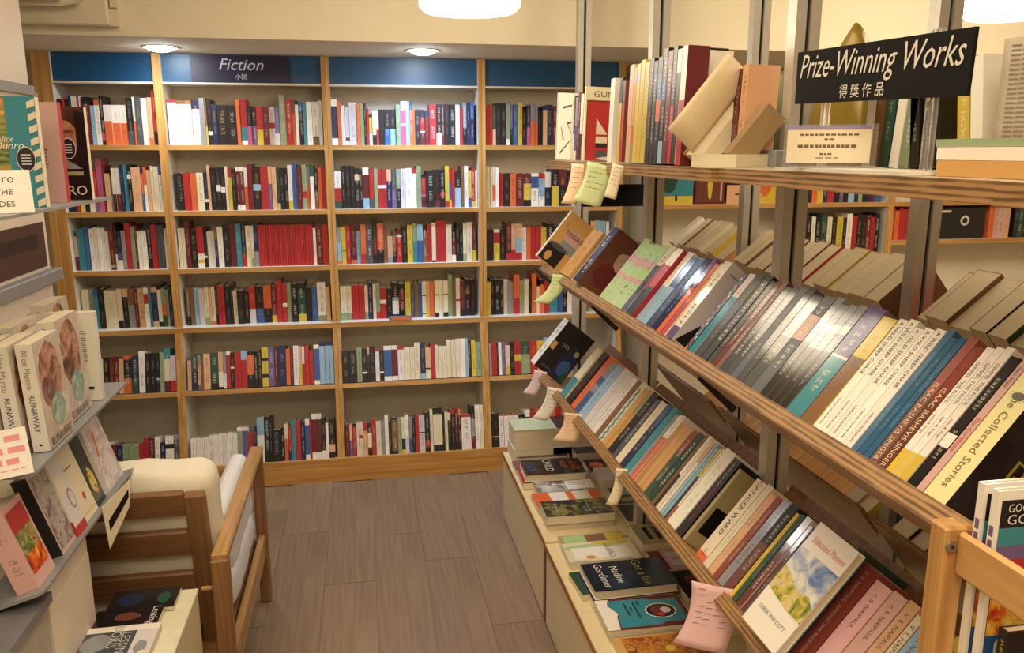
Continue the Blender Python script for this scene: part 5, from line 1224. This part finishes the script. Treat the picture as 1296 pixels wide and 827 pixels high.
def cushion(name, cx, cy, cz, sx, sy_, sz, m, rot=0.0, rad=.04, seed=1):
    """Box cushion with soft edges and shallow creases."""
    rnd = random.Random(seed); ph = [rnd.uniform(0, 6) for _ in range(6)]; n = 14
    h = V((sx/2, sy_/2, sz/2)); rad = min(rad, min(h)*.95)
    def P(p):
        q = V((p[0]*h.x, p[1]*h.y, p[2]*h.z))
        i = V([max(-h[k]+rad, min(h[k]-rad, q[k])) for k in range(3)])
        d = q-i
        if d.length > 1e-9: q = i+d.normalized()*rad
        puff = V([1+.05*(1-p[(k+1) % 3]**2)*(1-p[(k+2) % 3]**2) for k in range(3)])
        q = V((q.x*puff.x, q.y*puff.y, q.z*puff.z))
        wv = .0045*math.sin(34*q.x+ph[0]+9*q.z)+.004*math.sin(41*q.y+ph[1]+13*q.x)+.0045*math.sin(29*q.z+ph[2]+17*q.y)
        return q*(1+wv)+V((wv*.3, wv*.6, wv*.4))
    b = MB()
    e = lambda k: math.copysign(abs(2*k/n-1)**.62, 2*k/n-1)
    for ax in range(3):
        for sgn in (-1, 1):
            for i in range(n):
                for j in range(n):
                    q = []
                    for ii, jj in ((i, j), (i+1, j), (i+1, j+1), (i, j+1)):
                        v = [0, 0, 0]; v[ax] = sgn; v[(ax+1) % 3] = e(ii); v[(ax+2) % 3] = e(jj); q.append(P(v))
                    b.face(q if sgn > 0 else q[::-1], smooth=True)
    o = b.build(name, m, cr); o.location = V((cx, cy, cz))-CO; o.rotation_euler = (rot, 0, 0)
    return o
cushion('back_cushion', -.725, 2.19, .535, .61, .13, .47, M_CANVAS, rot=math.atan(.20), seed=3)
cushion('seat_cushion', -.725, 2.50, .325, .62, .58, .15, mat('bluish_white_canvas', 'dfe0e2', .9, var=.04, scale=300, bump=.3), seed=5)
cp_ = cushion('side_cushion', -.445, 2.52, .46, .07, .46, .22, bpy.data.materials['bluish_white_canvas'], seed=8)

# ------------------------------------------------------------------ pine magazine stand, lower right
ms = empty('magazine_stand', (.59, .69, 0)); tag(ms, 'pine magazine stand with a bolted rail, near right corner', 'stand')
MO = V((.59, .69, 0))
def mpart(name, lo, hi, m, bevel=.003): return boxobj(name, tuple(V(lo)-MO), tuple(V(hi)-MO), m, ms, bevel=bevel)
mpart('post', (.580, .690, 0), (.607, .716, 1.190), M_PINEZ)
mpart('post', (.580, .12, 0), (.607, .146, 1.190), M_PINEZ)
mpart('post', (.83, .690, 0), (.857, .716, 1.190), M_PINEZ)
mpart('side_rail', (.593, .146, 1.138), (.602, .690, 1.186), M_PINEY)
mpart('side_rail', (.593, .146, .66), (.602, .690, .71), M_PINEY)
mpart('end_rail', (.607, .698, 1.138), (.83, .711, 1.183), M_PINEZ)
mpart('shelf', (.600, .15, .985), (.84, .70, .995), M_PINEY)
b = MB()
n = 16
for rr, z0, z1 in ((.0062, 0, .003),):
    b.prism([(rr*math.cos(2*math.pi*i/n), rr*math.sin(2*math.pi*i/n)) for i in range(n)], z0, z1, axes=(0, 2, 1))
b.prism([(.0022*math.cos(2*math.pi*i/6), .0022*math.sin(2*math.pi*i/6)) for i in range(6)], -.0008, .0, mi=1, axes=(0, 2, 1))
o = b.build('bolt', [mat('zinc_bolt', 'aaa8a2', .3, metal=.9), M_SLOT], ms); o.location = V((.5865, .687, 1.170))-MO
PG = 'picture books in the pine stand'
def picture_book(y, x, label, T=.009, H=.247, D=.085):
    r = book(V((x, y, .9955)), V((0, -1, 0)), ZU, XR, T, H, D, 'w', label, cover='w', hard=True, group=PG, gloss=True)
    print_on(r, 'front', [('n', rect(.05, .04, .97, .95)), ('k', rect(.05, .84, .97, .96)), ('t', rect(.05, .76, .97, .84)), ('p', rect(.05, .70, .97, .76)), ('r', rect(.05, .56, .97, .70)), ('b', rect(.05, .04, .97, .36)), ('w', blob(.3, .30, .12, .05))], T, H, D, m=M_GLOSS)
    print_on(r, 'front', [('w', rect(.05, .36, .97, .58))], T, H, D, m=photo('blossom', ['b5361c', 'd9622a', 'ecb83c', 'f2dc80'], 40))
    text(r, 'GOOD NIGHT', .0125, (T, D*.52, H*.925), (0, 1, 0), (0, 0, 1), (1, 0, 0), 'd9d6cf', fit=.066); text(r, 'GORILLA', .015, (T, D*.52, H*.875), (0, 1, 0), (0, 0, 1), (1, 0, 0), 'd9d6cf', fit=.066)
    for k, z in enumerate((.80, .74)): print_on(r, 'spine', [('p', rect(.2, z, .8, z+.045))], T, H, D, name='spine_mark')
    for k, s in enumerate('\u665a\u5b89\u5927'): text(r, s, .008, (T/2, 0, H*(.68-.05*k)), (1, 0, 0), (0, 0, 1), (0, -1, 0), '7a4a8a')
    return r
picture_book(.684, .605, 'white-spined picture book behind another in the pine stand')
picture_book(.666, .606, 'nearest white-spined picture book with an orange flowered cover, pine stand')
book(V((.61, .640, .9955)), V((0, -1, 0)), ZU, XR, .012, .11, .16, 'k', 'black book with gold print low in the pine stand', ink='y', group=PG, hard=True)

# ------------------------------------------------------------------ second bookcase behind the rack, right of the fiction bookcase
b2 = empty('bookcase', (1.42, FY, 0)); tag(b2, 'second oak-edged bookcase standing beyond the island rack', 'bookcase')
BO = V((1.42, FY, 0))
def b2p(name, lo, hi, m): return boxobj(name, tuple(V(lo)-BO), tuple(V(hi)-BO), m, b2)
for lo, hi in ((1.42, 1.455), (2.775, 2.812), (3.9, 3.94)):
    b2p('upright', (lo, FY+.004, 0), (hi, BYK, 1.99), M_WHITE); b2p('edging', (lo, FY, 0), (hi, FY+.004, 1.99), M_OAKZ)
for a, e, zs in ((1.455, 2.775, (1.60, 1.293, 1.0, .7)), (2.812, 3.9, (1.60, 1.293, 1.085, .80))):
    b2p('back_panel', (a, 4.19, .03), (e, 4.202, 1.99), M_BACK)
    for z in zs:
        b2p('shelf', (a, FY+.004, z-.011), (e, 4.19, z+.011), M_WHITE); b2p('edging', (a, FY, z-.011), (e, FY+.004, z+.011), M_OAKX)
G2 = 'books in the second bookcase'
rnd2 = random.Random(21); REST2 = MB()
def back_row(x0, x1, z, cols, where, Hb=.185):
    x = x0; i = 0
    while x < x1-.03:
        T = rnd2.uniform(.020, .036); i += 1; sp = cols[(i-1) % len(cols)]
        cover_mesh(T, Hb+rnd2.uniform(-.012, .012), .13, sp, 'w' if sp[0] in DARK else 'k', pages=True, b=REST2, X=lambda p, x=x: (x+p[0], FY+.03+p[1], z+.0115+p[2]))
        x += T+.0008
back_row(2.18, 2.76, 1.293, ['g', 'w40k', 'n', 'd', 'b', 'k', 'o', 'y', 'n', 'r', 'k', 'p', 'k', 'l', 'n'], 'second shelf')
back_row(2.22, 2.76, 1.0, ['k', 'd', 'r', 'k', 'w', 'k', 'e', 'c', 'k', 'y', 'k', 'w', 'r', 'k'], 'third shelf', .22)
back_row(2.815, 2.98, 1.0+.085, ['r', 'o', 'r', 'r'], 'right-hand middle shelf', .17)
back_row(3.42, 3.56, 1.085, ['o', 'x', 'x', 'f'], 'right-hand middle shelf beside the black box', .19)
back_row(3.58, 3.88, 1.085, ['k', 'e', 'k', 'e', 'k', 'e', 'k', 'k', 'e'], 'right-hand middle shelf end', .18)
tag(REST2.build('books', M_PRINT), 'small distant books filling the second bookcase beyond the rack', 'books', kind='stuff')
def faceout(x, sp, label, polys, w_=.125, h=.19):
    r = book(V((x, FY+.06, 1.3045)), V((0, -1, 0)), ZU, XR, .02, h, w_, sp, label, cover=sp, gloss=True, group='books facing out in the second bookcase')
    print_on(r, 'front', polys, .02, h, w_, m=M_GLOSS)
faceout(1.47, 'l', 'thin blue book beside the facing-out covers', [('b', rect(0, 0, 1, 1))], w_=.04)
faceout(1.515, 't', 'teal book with a yellow beach, facing out behind the posts', [('e', blob(.2, .6, .25, .3)), ('y', rect(0, 0, 1, .22)), ('k', blob(.45, .16, .04, .09)), ('c', rect(.25, .70, .9, .74))], w_=.165)
faceout(1.69, 'd', 'maroon glossy book facing out beside the beach cover', [('z', rect(.05, .05, .95, .95)), ('y', blob(.5, .5, .08, .4)), ('x', rect(.84, .1, .9, .9))], w_=.165)
faceout(1.865, 'n', 'navy and cream book facing out beside the maroon one', [('d', rect(0, .75, 1, .85)), ('f', rect(0, 0, 1, .5)), ('z', blob(.5, .25, .2, .03))], w_=.14)
faceout(2.02, 'y', 'yellow book facing out at the end of the row', [('o', blob(.5, .5, .3, .3))], w_=.12)
kb = empty('storage_box', (3.06, FY+.03, 1.0965)); tag(kb, 'black storage box with a white ring on the second bookcase', 'box')
boxobj('body', (0, 0, 0), (.34, .2, .175), mat('black_box', '1d1b1f', .35), kb, bevel=.006)
b = MB()
for i in range(20):
    a0, a1 = 2*math.pi*i/20, 2*math.pi*(i+1)/20
    b.face([(.21+.028*math.cos(a0), -.001, .10+.028*math.sin(a0)), (.21+.028*math.cos(a1), -.001, .10+.028*math.sin(a1)), (.21+.016*math.cos(a1), -.001, .10+.016*math.sin(a1)), (.21+.016*math.cos(a0), -.001, .10+.016*math.sin(a0))])
b.build('ring_pull', mat('ring_white', 'cfc9c0', .4), kb)
boxobj('white_mark', (.02, -.001, .145), (.12, 0, .158), bpy.data.materials['ring_white'], kb)

# ------------------------------------------------------------------ wall books last: as many singly as the limit allows
n_solo = wall_books(296)
import collections
print('KINDS', collections.Counter(o.name.split('.')[0] for o in bpy.data.objects if o.parent is None).most_common(12), 'WALL ALL', len(WALLB), 'OBJECTS', len(bpy.data.objects))
